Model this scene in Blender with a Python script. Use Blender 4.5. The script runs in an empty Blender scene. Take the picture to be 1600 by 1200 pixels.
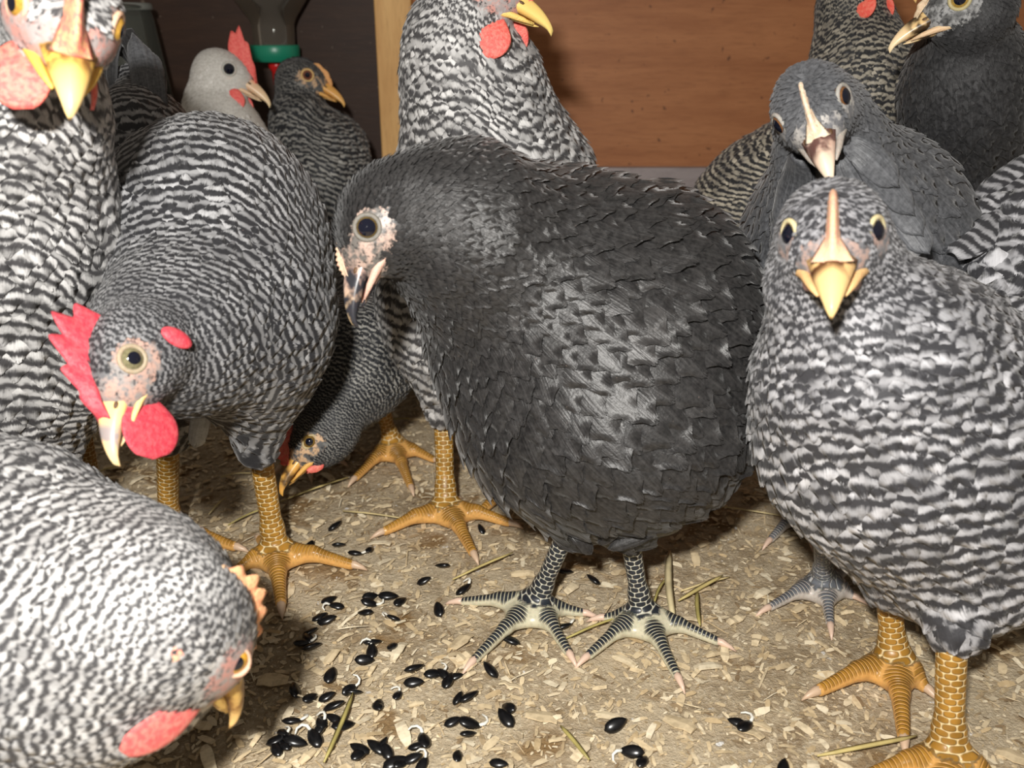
import bpy, math, random
import numpy as np
from mathutils import Vector, Matrix
random.seed(7); rng = np.random.default_rng(7)
S = bpy.context.scene; COL = S.collection

# ------------------------------------------------------------------ camera, world, flash
FP = 1385.0                                   # focal length in pixels of a 1600 wide frame
CAM = np.array([0, 0, .33]); PITCH = math.radians(22)
cR = np.array([1., 0, 0]); cF = np.array([0, math.cos(PITCH), -math.sin(PITCH)]); cU = np.array([0, math.sin(PITCH), math.cos(PITCH)])
cam = bpy.data.cameras.new('camera'); camo = bpy.data.objects.new('camera', cam); COL.objects.link(camo)
camo.location = CAM; camo.rotation_euler = (math.pi/2 - PITCH, 0, 0)
cam.sensor_width = 36; cam.lens = 36*FP/1600; cam.clip_start = .02
cam.dof.use_dof = True; cam.dof.focus_distance = .50; cam.dof.aperture_fstop = 11
S.camera = camo
w = bpy.data.worlds.new('world'); S.world = w; w.use_nodes = True
w.node_tree.nodes['Background'].inputs[0].default_value = (1, .88, .74, 1)
w.node_tree.nodes['Background'].inputs[1].default_value = .20
fl = bpy.data.lights.new('flash', 'AREA'); fl.shape = 'RECTANGLE'; fl.size = .03; fl.size_y = .018
fl.energy = 5.8; fl.color = (1, .97, .92)
flo = bpy.data.objects.new('flash', fl); COL.objects.link(flo)
flo.location = CAM + cR*-.05 + cU*.075 - cF*.085
flo.rotation_euler = (math.pi/2 - PITCH + .0, 0, 0)
S.view_settings.view_transform = 'Standard'; S.view_settings.look = 'None'
S.view_settings.gamma = 1; S.view_settings.use_curve_mapping = False
S.view_settings.exposure = 0.0

def P(x, y, d): return CAM + d*(cF + (x-800)/FP*cR + (600-y)/FP*cU)
def PZ(x, y, z):                               # point of that sight line at height z
    r = cF + (x-800)/FP*cR + (600-y)/FP*cU
    return CAM + r*((z-CAM[2])/r[2])
def PY(x, y, Y):
    r = cF + (x-800)/FP*cR + (600-y)/FP*cU
    return CAM + r*(Y/r[1])
def cv(v):                                     # direction given as right, up, towards the viewer
    a = v[0]*cR + v[1]*cU - v[2]*cF
    return a/np.linalg.norm(a)
def nz(v): return v/(np.linalg.norm(v, axis=-1, keepdims=True)+1e-12)

# ------------------------------------------------------------------ materials
MATS = {}
def newmat(name):
    m = bpy.data.materials.new(name); m.use_nodes = True; nt = m.node_tree
    return m, nt, nt.nodes['Principled BSDF']
class G:                                       # tiny node graph helper
    def __init__(s, nt): s.nt = nt
    def n(s, t, **k):
        o = s.nt.nodes.new(t)
        for a, b in k.items(): setattr(o, a, b)
        return o
    def l(s, a, b): s.nt.links.new(a, b)
    def val(s, inp, v):
        if hasattr(v, 'links') or hasattr(v, 'is_output'): s.l(v, inp)
        else: inp.default_value = v
    def m(s, op, a, b=0.0, c=None, clamp=False):
        o = s.n('ShaderNodeMath', operation=op, use_clamp=clamp)
        s.val(o.inputs[0], a); s.val(o.inputs[1], b)
        if c is not None: s.val(o.inputs[2], c)
        return o.outputs[0]
    def attr(s, name): 
        o = s.n('ShaderNodeAttribute'); o.attribute_name = name; return o.outputs['Fac']
    def attrc(s, name): 
        o = s.n('ShaderNodeAttribute'); o.attribute_name = name; return o.outputs['Color']
    def mix(s, f, a, b, mode='MIX'):
        o = s.n('ShaderNodeMix', data_type='RGBA', blend_type=mode)
        s.val(o.inputs[0], f)
        for i, v in ((6, a), (7, b)):
            if isinstance(v, (tuple, list)): o.inputs[i].default_value = (*v[:3], 1)
            else: s.l(v, o.inputs[i])
        return o.outputs[2]
    def noise(s, scale, detail=2, vec=None, rough=.5):
        o = s.n('ShaderNodeTexNoise'); o.inputs['Scale'].default_value = scale; o.inputs['Detail'].default_value = detail
        o.inputs['Roughness'].default_value = rough
        if vec is None:
            vec = s.n('ShaderNodeTexCoord').outputs['Object']
        s.l(vec, o.inputs['Vector']); return o.outputs['Fac']
    def smooth(s, v, a, b):
        o = s.n('ShaderNodeMapRange', interpolation_type='SMOOTHSTEP')
        s.val(o.inputs[0], v); o.inputs[1].default_value = a; o.inputs[2].default_value = b
        return o.outputs[0]
    def bump(s, h, strength, dist, bsdf):
        o = s.n('ShaderNodeBump'); o.inputs['Strength'].default_value = strength; o.inputs['Distance'].default_value = dist
        s.l(h, o.inputs['Height']); s.l(o.outputs[0], bsdf.inputs['Normal'])
    def comb(s, x, y, z):
        o = s.n('ShaderNodeCombineXYZ')
        for i, v in enumerate((x, y, z)): s.val(o.inputs[i], v)
        return o.outputs[0]
def plain(name, col, rough=.5, spec=.5, sss=0, bump=None, coat=0, metal=0, var=0, vscale=200, col2=None):
    if name in MATS: return MATS[name]
    m, nt, b = newmat(name); g = G(nt)
    c2 = col2 or tuple(c*(1-var) for c in col)
    if var or col2: g.l(g.mix(g.smooth(g.noise(vscale, 3), .35, .65), col, c2), b.inputs['Base Color'])
    else: b.inputs['Base Color'].default_value = (*col, 1)
    b.inputs['Roughness'].default_value = rough; b.inputs['Specular IOR Level'].default_value = spec
    b.inputs['Metallic'].default_value = metal; b.inputs['Coat Weight'].default_value = coat
    if sss:
        b.inputs['Subsurface Weight'].default_value = sss; b.inputs['Subsurface Scale'].default_value = .004
        b.inputs['Subsurface Radius'].default_value = (1, .4, .25)
    if bump: g.bump(g.noise(bump[0], 3), bump[1], .001, b)
    MATS[name] = m; return m

def plumage_mat(name, dark, light, bias=0.0, contrast=.5, barred=True, skin=(.6, .45, .38), skin2=None, rough=.6, hd=.42):
    m, nt, b = newmat(name); g = G(nt)
    bv, fr, ft, fb, face, fine = (g.attr(k) for k in ('bv', 'fr', 'ft', 'fb', 'face', 'fine'))
    streak = g.noise(1.0, 2, g.comb(g.m('MULTIPLY', fb, 9.0), g.m('MULTIPLY', ft, 1.3), g.m('MULTIPLY', fr, 91.0)))
    nb = g.noise(160, 2)
    if barred:
        ph = g.m('ADD', bv, g.m('MULTIPLY', g.m('SUBTRACT', nb, .5), .8)); ph = g.m('ADD', ph, g.m('MULTIPLY', g.m('SUBTRACT', g.noise(48, 1), .5), .95))
        ph = g.m('ADD', ph, g.m('MULTIPLY', g.m('SUBTRACT', streak, .5), .30))
        s = g.m('SINE', g.m('MULTIPLY', ph, 2*math.pi))
        s = g.smooth(s, -contrast+bias, contrast+bias)
        k = g.m('MULTIPLY', s, g.m('ADD', g.m('MULTIPLY', g.noise(75, 2), 1.5), .12), clamp=True); k = g.m('MULTIPLY', k, g.m('ADD', g.m('MULTIPLY', fr, .5), .6), clamp=True); k = g.m('MULTIPLY', k, g.m('SUBTRACT', 1.0, g.m('MULTIPLY', fine, hd)))
        k = g.m('MULTIPLY', k, g.m('ADD', g.m('MULTIPLY', streak, .7), .62), clamp=True)
        base = g.mix(k, dark, light)
    else:
        e = g.smooth(g.m('ADD', g.m('ABSOLUTE', fb), g.m('MULTIPLY', ft, .35)), .75, 1.25)
        k = g.m('ADD', g.m('ADD', g.m('MULTIPLY', g.smooth(ft, .15, .8), .20), g.m('MULTIPLY', e, .15)), g.m('MULTIPLY', g.m('SUBTRACT', streak, .35), .55))  # dark base to lighter tip: the feather's highlight painted into its colour
        rach = g.m('SUBTRACT', 1.0, g.smooth(g.m('ABSOLUTE', fb), .02, .10))
        k = g.m('ADD', k, g.m('MULTIPLY', rach, .12))
        k = g.m('ADD', k, g.m('MULTIPLY', g.smooth(fr, .95, .98), .22), clamp=True)
        k = g.m('ADD', k, g.m('MULTIPLY', g.m('SUBTRACT', g.noise(500, 3), .5), .9), clamp=True)
        base = g.mix(k, dark, light)
    sp = g.smooth(g.m('ADD', g.m('MULTIPLY', g.m('SUBTRACT', g.noise(650, 2), .5), 2.2), face), .45, 1.05)
    sk = g.mix(g.smooth(g.noise(230, 2), .4, .62), skin, skin2 or tuple(c*.7 for c in skin))
    g.l(g.mix(sp, base, sk), b.inputs['Base Color'])
    b.inputs['Roughness'].default_value = rough; b.inputs['Specular IOR Level'].default_value = .35
    edge = g.m('MAXIMUM', g.m('ABSOLUTE', fb), g.m('MULTIPLY', ft, 1.0))
    barb = g.noise(1.0, 1, g.comb(g.m('MULTIPLY', g.m('ADD', g.m('MULTIPLY', g.m('ABSOLUTE', fb), -1.0), ft), 16.0), g.m('MULTIPLY', fb, 3.0), g.m('MULTIPLY', fr, 57.0)))
    al = g.m('LESS_THAN', g.m('ADD', edge, g.m('MULTIPLY', g.m('SUBTRACT', barb, .5), .75)), 1.02)
    g.l(al, b.inputs['Alpha'])
    b.inputs['Sheen Weight'].default_value = .12; b.inputs['Sheen Roughness'].default_value = .4
    hb = g.m('ADD', g.m('MULTIPLY', streak, .7), g.m('MULTIPLY', g.noise(900, 1), .3))
    g.bump(hb, .35, .0012, b)
    return m

def leg_mat(name, scale_c, line_c, under_c, rough=.35):
    m, nt, b = newmat(name); g = G(nt)
    la, lang, lt, lz = (g.attr(k) for k in ('la', 'lang', 'lt', 'lz'))
    # la: millimetres along, lang: angle around /pi, lt: 1 on toes, lz: 1 on the upper side
    row = g.m('FLOOR', g.m('DIVIDE', la, 3.1))
    fy = g.m('FRACT', g.m('DIVIDE', la, 3.1))
    off = g.m('MULTIPLY', g.m('MODULO', row, 2.0), .5)
    fx = g.m('FRACT', g.m('ADD', g.m('MULTIPLY', lang, 3.5), g.m('ADD', off, 10.0)))
    dx = g.m('MULTIPLY', g.m('ABSOLUTE', g.m('SUBTRACT', fx, .5)), 2.0)
    dy = g.m('MULTIPLY', g.m('ABSOLUTE', g.m('SUBTRACT', fy, .5)), 2.0)
    sc = g.m('SUBTRACT', 1.0, g.smooth(g.m('POWER', g.m('ADD', g.m('POWER', dx, 3.0), g.m('POWER', dy, 3.0)), .333), .78, 1.02))
    ft = g.m('FRACT', g.m('DIVIDE', la, 2.3))
    st = g.m('SUBTRACT', 1.0, g.smooth(g.m('MULTIPLY', g.m('ABSOLUTE', g.m('SUBTRACT', ft, .5)), 2.0), .5, .95))
    st = g.m('MULTIPLY', st, g.smooth(lz, .25, .75))
    k = g.mix(lt, g.comb(sc, sc, sc), g.comb(st, st, st))
    sep = g.n('ShaderNodeSeparateColor'); g.l(k, sep.inputs[0]); k = sep.outputs[0]
    bk = g.mix(lt, line_c, under_c)
    bk = g.mix(g.m('MULTIPLY', g.smooth(g.noise(500, 2), .45, .65), .35), bk, tuple(c*.6 for c in under_c))
    top = g.mix(g.smooth(g.noise(90, 2), .3, .7), scale_c, tuple(c*.62 for c in scale_c))
    g.l(g.mix(k, bk, top), b.inputs['Base Color'])
    b.inputs['Roughness'].default_value = rough; b.inputs['Subsurface Weight'].default_value = .1; b.inputs['Subsurface Scale'].default_value = .003
    g.bump(k, .8, .0009, b)
    return m

# ------------------------------------------------------------------ mesh helpers
def link(name, me, mat=None, parent=None):
    o = bpy.data.objects.new(name, me); COL.objects.link(o)
    if mat is not None:
        for x in (mat if isinstance(mat, (list, tuple)) else [mat]): me.materials.append(x)
    if parent is not None: o.parent = parent
    return o
def mesh_np(name, V, Q, attrs=None, smooth=True, mi=None):
    me = bpy.data.meshes.new(name)
    V = np.asarray(V, np.float32); Q = np.asarray(Q, np.int32); k = Q.shape[1]
    me.vertices.add(len(V)); me.vertices.foreach_set('co', V.ravel())
    me.loops.add(Q.size); me.loops.foreach_set('vertex_index', Q.ravel())
    me.polygons.add(len(Q)); me.polygons.foreach_set('loop_start', np.arange(0, Q.size, k, dtype=np.int32))
    me.polygons.foreach_set('use_smooth', np.full(len(Q), smooth))
    if mi is not None: me.polygons.foreach_set('material_index', np.asarray(mi, np.int32))
    for a, v in (attrs or {}).items():
        v = np.asarray(v, np.float32)
        if v.ndim == 1: me.attributes.new(a, 'FLOAT', 'POINT').data.foreach_set('value', v)
        else:
            c = np.ones((len(v), 4), np.float32); c[:, :3] = v
            me.attributes.new(a, 'FLOAT_COLOR', 'POINT').data.foreach_set('color', c.ravel())
    me.update(); me.validate(); return me
class MB:                                       # mesh builder with quads/tris
    def __init__(s): s.v = []; s.f = []; s.a = {}
    def add(s, V, F, **at):
        o = len(s.v); s.v += [tuple(map(float, p)) for p in V]; s.f += [tuple(i+o for i in f) for f in F]
        for k in at: s.a.setdefault(k, [0.0]*o)
        for k in s.a: 
            x = at.get(k); s.a[k] += list(x) if x is not None else [0.0]*len(V)
    def build(s, name, mat, parent=None, smooth=True, origin=None):
        me = bpy.data.meshes.new(name)
        V = s.v if origin is None else [tuple(np.array(p)-origin) for p in s.v]
        me.from_pydata(V, [], s.f)
        me.polygons.foreach_set('use_smooth', [smooth]*len(me.polygons))
        for k, x in s.a.items(): me.attributes.new(k, 'FLOAT', 'POINT').data.foreach_set('value', x)
        me.update(); o = link(name, me, mat, parent)
        if origin is not None: o.location = origin
        return o
    def grid(s, rows, closed=True, cap=True, **at):
        n = len(rows[0]); V = [p for r in rows for p in r]; F = []
        for i in range(len(rows)-1):
            for j in range(n if closed else n-1):
                F.append((i*n+j, i*n+(j+1) % n, (i+1)*n+(j+1) % n, (i+1)*n+j))
        if cap and closed: F += [tuple(reversed(range(n))), tuple((len(rows)-1)*n+j for j in range(n))]
        s.add(V, F, **at)
    def tube(s, pts, rad, n=10, flat=1.0, up=None):
        pts = [np.array(p, float) for p in pts]; rows = []
        for i, p in enumerate(pts):
            t = nz(pts[min(i+1, len(pts)-1)]-pts[max(i-1, 0)])
            u = np.array(up if up is not None else (0, 0, 1.)); 
            if abs(t@u) > .95: u = np.array((0, 1., 0))
            a = nz(np.cross(t, u)); b = np.cross(a, t); r = rad[i] if hasattr(rad, '__len__') else rad
            rows.append([p+r*(a*math.cos(q)+b*flat*math.sin(q)) for q in np.arange(n)*2*math.pi/n])
        s.grid(rows)
    def lathe(s, c, prof, n=32, axis=(0, 0, 1.), ax=(1., 0, 0), cap=True):
        c = np.array(c); k = np.array(axis); a = np.array(ax); b = np.cross(k, a)
        s.grid([[c+k*z+r*(a*math.cos(q)+b*math.sin(q)) for q in np.arange(n)*2*math.pi/n] for r, z in prof], cap=cap)
    def box(s, lo, hi):
        x0, y0, z0 = lo; x1, y1, z1 = hi
        s.add([(x0,y0,z0),(x1,y0,z0),(x1,y1,z0),(x0,y1,z0),(x0,y0,z1),(x1,y0,z1),(x1,y1,z1),(x0,y1,z1)],
              [(3,2,1,0),(4,5,6,7),(0,1,5,4),(1,2,6,5),(2,3,7,6),(3,0,4,7)])
    def ball(s, c, r, ax=None, n=14, m=9):
        c = np.array(c); A = np.eye(3) if ax is None else np.array(ax); r = np.array(r)*np.ones(3)
        rows = [[c+(A[0]*r[0]*math.sin(t)*math.cos(q)+A[1]*r[1]*math.sin(t)*math.sin(q)+A[2]*r[2]*math.cos(t)) for q in np.arange(n)*2*math.pi/n]
                for t in np.linspace(.001, math.pi-.001, m)]
        s.grid(rows)
def tag(o, label=None, cat=None, group=None, kind=None):
    if label: o['label'] = label
    if cat: o['category'] = cat
    if group: o['group'] = group
    if kind: o['kind'] = kind
    return o
def empty(name, loc):
    o = bpy.data.objects.new(name, None); COL.objects.link(o); o.location = loc; o.empty_display_size = .02; return o
def shift(o, root):                             # child meshes are written in world space; keep them there
    o.matrix_parent_inverse = Matrix.Translation(-Vector(root.location))
    return o

# ------------------------------------------------------------------ distance fields and surface extraction
def sd_ell(p, c, A, r):
    q = (p-c)@A.T; k0 = np.linalg.norm(q/r, axis=-1); k1 = np.linalg.norm(q/(r*r), axis=-1)+1e-9
    return np.where(k0 < .02, -r.min(), k0*(k0-1)/k1)
def sd_cone(p, a, b, ra, rb):
    ba = b-a; l2 = ba@ba; h = np.clip(((p-a)@ba)/l2, 0, 1)
    return np.linalg.norm(p-a-h[..., None]*ba, axis=-1) - (ra+(rb-ra)*h)
def smin(a, b, k):
    h = np.clip(.5+.5*(b-a)/k, 0, 1); return b*(1-h)+a*h-k*h*(1-h)
def field(prims, p):
    d = None
    for pr in prims:
        x = sd_ell(p, *pr[1:4]) if pr[0] == 'e' else sd_cone(p, *pr[1:5])
        d = x if d is None else smin(d, x, pr[-1])
    return d
class Grid:
    def __init__(s, prims, vox, pad=.012, zmin=None):
        lo = np.full(3, 9.); hi = -lo
        for pr in prims:
            if pr[0] == 'e':
                R = np.sqrt(((pr[2]*pr[3][:, None])**2).sum(0)); lo = np.minimum(lo, pr[1]-R); hi = np.maximum(hi, pr[1]+R)
            else:
                for c, r in ((pr[1], pr[3]), (pr[2], pr[4])): lo = np.minimum(lo, c-r); hi = np.maximum(hi, c+r)
        lo -= pad; hi += pad; n = np.ceil((hi-lo)/vox).astype(int)+1
        s.lo, s.vox, s.n = lo, vox, n
        X = np.stack(np.meshgrid(*[lo[i]+np.arange(n[i])*vox for i in range(3)], indexing='ij'), -1).astype(np.float32)
        s.D = field(prims, X).astype(np.float32)
        s.Gr = np.stack(np.gradient(s.D, vox), -1)
    def at(s, p, grad=True):
        q = np.clip((p-s.lo)/s.vox, 0, s.n-1.001); i = q.astype(int); f = (q-i)[..., None]; d = 0; g = 0
        for a in (0, 1):
            for b in (0, 1):
                for c in (0, 1):
                    wt = (f[:, 0] if a else 1-f[:, 0])*(f[:, 1] if b else 1-f[:, 1])*(f[:, 2] if c else 1-f[:, 2])
                    ix = (i[:, 0]+a, i[:, 1]+b, i[:, 2]+c)
                    d = d+wt[:, 0]*s.D[ix]
                    if grad: g = g+wt*s.Gr[ix]
        return (d, nz(g)) if grad else d
    def surface(s):
        D = s.D; neg = D < 0; n = s.n
        cnt = np.zeros(n-1); pos = np.zeros((*(n-1), 3))
        sl = lambda o: tuple(slice(o[k], n[k]-1+o[k]) for k in range(3))
        cor = [(a, b, c) for a in (0, 1) for b in (0, 1) for c in (0, 1)]
        for u in cor:
            for ax in range(3):
                if u[ax]: continue
                v = list(u); v[ax] = 1; v = tuple(v)
                A = D[sl(u)]; B = D[sl(v)]; m = (A < 0) != (B < 0)
                t = np.where(m, A/(A-B+1e-12), 0)
                q = np.array(u, float)[None, None, None, :]*np.ones((*A.shape, 1)); q[..., ax] += t
                pos += q*m[..., None]; cnt += m
        act = cnt > 0; idx = -np.ones(n-1, int); idx[act] = np.arange(act.sum())
        ii = np.argwhere(act); V = s.lo+(ii+pos[act]/cnt[act][:, None])*s.vox
        Q = []
        for ax in range(3):
            o1, o2 = [(1, 2), (2, 0), (0, 1)][ax]
            a = [slice(1, -1)]*3; a[ax] = slice(0, n[ax]-1); b = list(a); b[ax] = slice(1, n[ax])
            A = neg[tuple(a)]; B = neg[tuple(b)]
            for m, flip in ((A & ~B, False), (~A & B, True)):
                e = np.argwhere(m); off = np.ones(3, int); off[ax] = 0; e = e+off
                def I(d1, d2):
                    f = e.copy(); f[:, o1] -= d1; f[:, o2] -= d2; return idx[f[:, 0], f[:, 1], f[:, 2]]
                q = np.stack([I(1, 1), I(0, 1), I(0, 0), I(1, 0)], 1)
                Q.append(q[:, ::-1] if flip else q)
        Q = np.concatenate(Q); Q = Q[(Q >= 0).all(1)]
        d, g = s.at(V); V = V-g*np.clip(d, -s.vox, s.vox)[:, None]
        fn = np.cross(V[Q[:, 2]]-V[Q[:, 0]], V[Q[:, 3]]-V[Q[:, 1]]); m = (fn*g[Q[:, 0]]).sum(1) < 0; Q[m] = Q[m][:, ::-1]
        return V, Q

def E(cx, cy, rx, ry, ang, d, rz, k=.02):       # ellipsoid: centre, radii and turn as seen, depth radius in mm
    a = math.radians(ang); X = math.cos(a)*cR+math.sin(a)*cU; Y = -math.sin(a)*cR+math.cos(a)*cU
    sc = d/FP; return ('e', P(cx, cy, d), np.stack([X, Y, cF]), np.array([rx*sc, ry*sc, rz*.001]), k)
def CH(pts, k=.02):                             # chain of round cones: x, y, depth, radius
    o = []
    for a, b in zip(pts, pts[1:]): o.append(('c', P(*a[:3]), P(*b[:3]), a[3]*a[2]/FP, b[3]*b[2]/FP, k))
    return o

# ------------------------------------------------------------------ birds
def flow_of(lines):
    c, t, s = [], [], []
    for ln in lines:
        pts = np.array([P(*q) for q in ln]); seg = np.linalg.norm(np.diff(pts, axis=0), axis=1); cum = np.r_[0, np.cumsum(seg)]
        L = cum[-1]; ss = np.arange(0, L, .012)
        pp = np.stack([np.interp(ss, cum, pts[:, i]) for i in range(3)], 1)
        for _ in range(3): pp[1:-1] = (pp[:-2]+2*pp[1:-1]+pp[2:])/4
        tt = nz(np.gradient(pp, axis=0)); c.append(pp); t.append(tt); s.append(ss)
    return np.concatenate(c), np.concatenate(t), np.concatenate(s)
def flow_eval(F, p):
    c, t, s = F; out_t = np.zeros_like(p); out_s = np.zeros(len(p))
    for a in range(0, len(p), 40000):
        q = p[a:a+40000]; d = q[:, None, :]-c[None]; w = 1/((d**2).sum(-1)+.0006)**2
        w /= w.sum(1, keepdims=True)
        out_t[a:a+40000] = w@t; out_s[a:a+40000] = (w*(s[None]+(d*t[None]).sum(-1))).sum(1)
    return out_t, out_s

def feathers(gr, F, seeds, ln, wd, lift, period, jit, hc, nu=5, nv=5, rot=.09):
    """seeds on the surface -> one mesh of overlapping cambered feathers lying along the flow"""
    n = len(seeds); d, nrm = gr.at(seeds); T, _ = flow_eval(F, seeds)
    T = T-(T*nrm).sum(1, keepdims=True)*nrm; T = nz(T); B = np.cross(nrm, T)
    a = rng.normal(0, rot, n)[:, None]; T, B = T*np.cos(a)+B*np.sin(a), B*np.cos(a)-T*np.sin(a)
    tv = np.array([0, .3, .6, .85, 1.]) if nv == 5 else np.linspace(0, 1, nv); bu = np.linspace(-1, 1, nu)
    prof = np.interp(tv, [0, .3, .6, .85, 1], [.6, .92, 1, .86, .46])
    lw = (.85+.3*rng.random(n)); al = (tv[None, :, None]-.25)*ln[:, None, None]*lw[:, None, None]*np.ones((1, 1, nu))
    arc = (1-.30*(bu**2))[None, None, :]
    al = al*arc
    bb = prof[None, :, None]*bu[None, None, :]*wd[:, None, None]*.5*lw[:, None, None]
    q = seeds[:, None, None, :]+T[:, None, None, :]*al[..., None]+B[:, None, None, :]*bb[..., None]
    q = q.reshape(-1, 3)
    for _ in range(2):
        dd, g = gr.at(q); q = q-g*np.clip(dd, -.01, .01)[:, None]
    lf = (lift*(.6+.8*rng.random(n)))[:, None, None]
    h = np.where(wd[:, None, None] > .009, -.0006, -.0001)+lf*(tv[None, :, None]**1.3)*np.ones((1, 1, nu)) - (wd[:, None, None]*.075)*(bu**2)[None, None, :]
    q = q+g*h.reshape(-1)[:, None]
    _, s = flow_eval(F, q)
    per = np.repeat(period, nu*nv); ph = s/per+np.repeat(rng.normal(0, 1, n)*jit, nu*nv)
    base = np.arange(n)[:, None, None]*(nu*nv)+np.arange(nv-1)[None, :, None]*nu+np.arange(nu-1)[None, None, :]
    Q = np.stack([base, base+1, base+nu+1, base+nu], -1).reshape(-1, 4)
    ftv = np.broadcast_to(tv[None, :, None], (n, nv, nu)).reshape(-1); fbv = np.broadcast_to(bu[None, None, :], (n, nv, nu)).reshape(-1)
    return q, Q, dict(bv=ph-.28*fbv**2, fr=np.repeat(rng.random(n), nu*nv), ft=ftv, fb=fbv, face=np.zeros(len(q)), fine=np.zeros(len(q)))

def seeds_on(V, Q, size_fn, factor=.5, cand=6):
    T = np.concatenate([Q[:, [0, 1, 2]], Q[:, [0, 2, 3]]]); a, b, c = V[T[:, 0]], V[T[:, 1]], V[T[:, 2]]
    ar = .5*np.linalg.norm(np.cross(b-a, c-a), axis=1); sz = size_fn((a+b+c)/3)*factor
    wgt = ar/sz**2; n = int(min(wgt.sum()*cand, 60000)); ti = rng.choice(len(T), n, p=wgt/wgt.sum())
    r1 = np.sqrt(rng.random(n)); r2 = rng.random(n)
    p = (1-r1)[:, None]*a[ti]+(r1*(1-r2))[:, None]*b[ti]+(r1*r2)[:, None]*c[ti]; s = sz[ti]
    g = .006; H = {}; keep = []
    key = np.floor(p/g).astype(int)
    for i in range(n):
        kx, ky, kz = key[i]; r = s[i]; m = int(r//g)+1; x, y, z = p[i]; ok = True; rr = r*r
        for ix in range(kx-m, kx+m+1):
            for iy in range(ky-m, ky+m+1):
                for iz in range(kz-m, kz+m+1):
                    L = H.get((ix, iy, iz))
                    if L:
                        for (u, v, w_) in L:
                            if (u-x)**2+(v-y)**2+(w_-z)**2 < rr: ok = False; break
                    if not ok: break
                if not ok: break
            if not ok: break
        if ok: keep.append(i); H.setdefault((kx, ky, kz), []).append((x, y, z))
    return p[keep]

def loose_feather(mb, pts, wid, nrm, period=.006, nu=7):
    """a single long feather along pts (world), lens shaped, with camber"""
    pts = np.array(pts, float); n = 14; s = np.linspace(0, len(pts)-1, n)
    pp = np.stack([np.interp(s, range(len(pts)), pts[:, i]) for i in range(3)], 1)
    for _ in range(4): pp[1:-1] = (pp[:-2]+2*pp[1:-1]+pp[2:])/4
    nrm = nz(np.array(nrm, float)); L = 0; rows = []; bv = []; ft = []; fb = []
    for i in range(n):
        t = nz(pp[min(i+1, n-1)]-pp[max(i-1, 0)]); b = nz(np.cross(nrm, t)); u = i/(n-1)
        w_ = wid*.5*float(np.interp(u, [0, .1, .5, .85, .95, 1], [.35, .7, 1, .8, .5, .1]))
        if i: L += np.linalg.norm(pp[i]-pp[i-1])
        for side in (1,):
            rows.append([pp[i]+b*w_*x+nrm*(-abs(x)**1.5*wid*.12) for x in np.linspace(-1, 1, nu)])
        bv += [L/period-.15*abs(x) for x in np.linspace(-1, 1, nu)]; ft += [u]*nu; fb += list(np.linspace(-1, 1, nu))
    back = [[q-nrm*.0007 for q in reversed(r)] for r in rows]
    full = [r+bk for r, bk in zip(rows, back)]
    def dbl(a): 
        o = []
        for i in range(n): r = a[i*nu:(i+1)*nu]; o += r+r[::-1]
        return o
    fr = random.random()*.9
    mb.grid(full, bv=dbl(bv), ft=dbl(ft), fb=dbl(fb), fr=[fr]*(n*nu*2))

def sv(v, at):                                  # direction given as right, up, towards the viewer, seen at that point
    z = nz(CAM-at); x = nz(np.cross(cU, z)); y = np.cross(z, x); return nz(v[0]*x+v[1]*y+v[2]*z)
def head_frame(hc, fwd, up, sc):
    f = sv(fwd, hc); u = sv(up, hc); u = nz(u-(u@f)*f); l = np.cross(u, f)
    return hc, f, l, u, sc*.001
def HL(fr, x, y, z): hc, f, l, u, s = fr; return hc+s*(x*f+y*l+z*u)

def make_beak(fr, root, spec, mats):
    hc, f, l, u, s = fr; N = 16; M = 16; W = spec.get('bw', 1.0)
    mb = MB(); rows = []; tt = []
    for i in range(N):
        t = i/(N-1); x = 15+31*(1-(1-t)**1.15) ; 
        zt = 6.5-3.0*t-9.5*t**2.6; zb = -5.5-1.0*t-1.2*t**3; zb = min(zb, zt-.5) if t > .9 else zb
        if t > .85: zb = zb-(t-.85)*12
        zt = max(zt, zb+.6); hw = (8.2*(1-t)**.75+.5)*W
        r = []
        for j in range(M):
            q = 2*math.pi*j/M; cx, sx = math.cos(q), math.sin(q)
            zz = (zt+zb)/2+sx*(zt-zb)/2 if sx > 0 else (zt+zb)/2+sx*(zt-zb)/2*.8
            r.append(HL(fr, x, cx*hw*(1-.38*max(sx, 0)), zz))
        rows.append(r); tt += [t]*M
    mb.grid(rows, t=tt)
    g = spec.get('gape', 0)
    ub = mb.build('upper_beak', mats['beak'], root); shift(ub, root)
    mb = MB(); rows = []; tt = []
    for i in range(12):
        t = i/11; x = 13+25*t; zt = -5.5-1.2*t-g*7*t; zb = zt-3.6*(1-t)**.6-.5; hw = (7.6*(1-t)**.7+.4)*W
        rows.append([HL(fr, x, math.cos(q)*hw, (zt+zb)/2+math.sin(q)*(zt-zb)/2) for q in np.arange(12)*2*math.pi/12]); tt += [t*.8]*12
    mb.grid(rows, t=tt)
    shift(mb.build('lower_beak', mats['beak'], root), root)
    mb = MB()
    for sd in (1, -1):
        mb.tube([HL(fr, 8, sd*12.4*spec.get('gw', 1), -8.6), HL(fr, 14, sd*10.6*spec.get('gw', 1), -7.4), HL(fr, 21, sd*7.6*W, -6.0), HL(fr, 29, sd*5.8*W, -6.0), HL(fr, 35, sd*3.8*W, -6.5)],
                [k_*s*spec.get('gt', 1) for k_ in (.8, 1.8, 2.0, 1.4, .5)], 8)
    shift(mb.build('gape', mats['gape'], root), root)
    mb = MB()
    for sd in (1, -1): mb.ball(HL(fr, 25, sd*5.0*W, 1.2), (s*2.4, s*1.1, s*1.1), (f, l, u), 8, 6)
    shift(mb.build('nostril', mats['nostril'], root), root)

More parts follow.
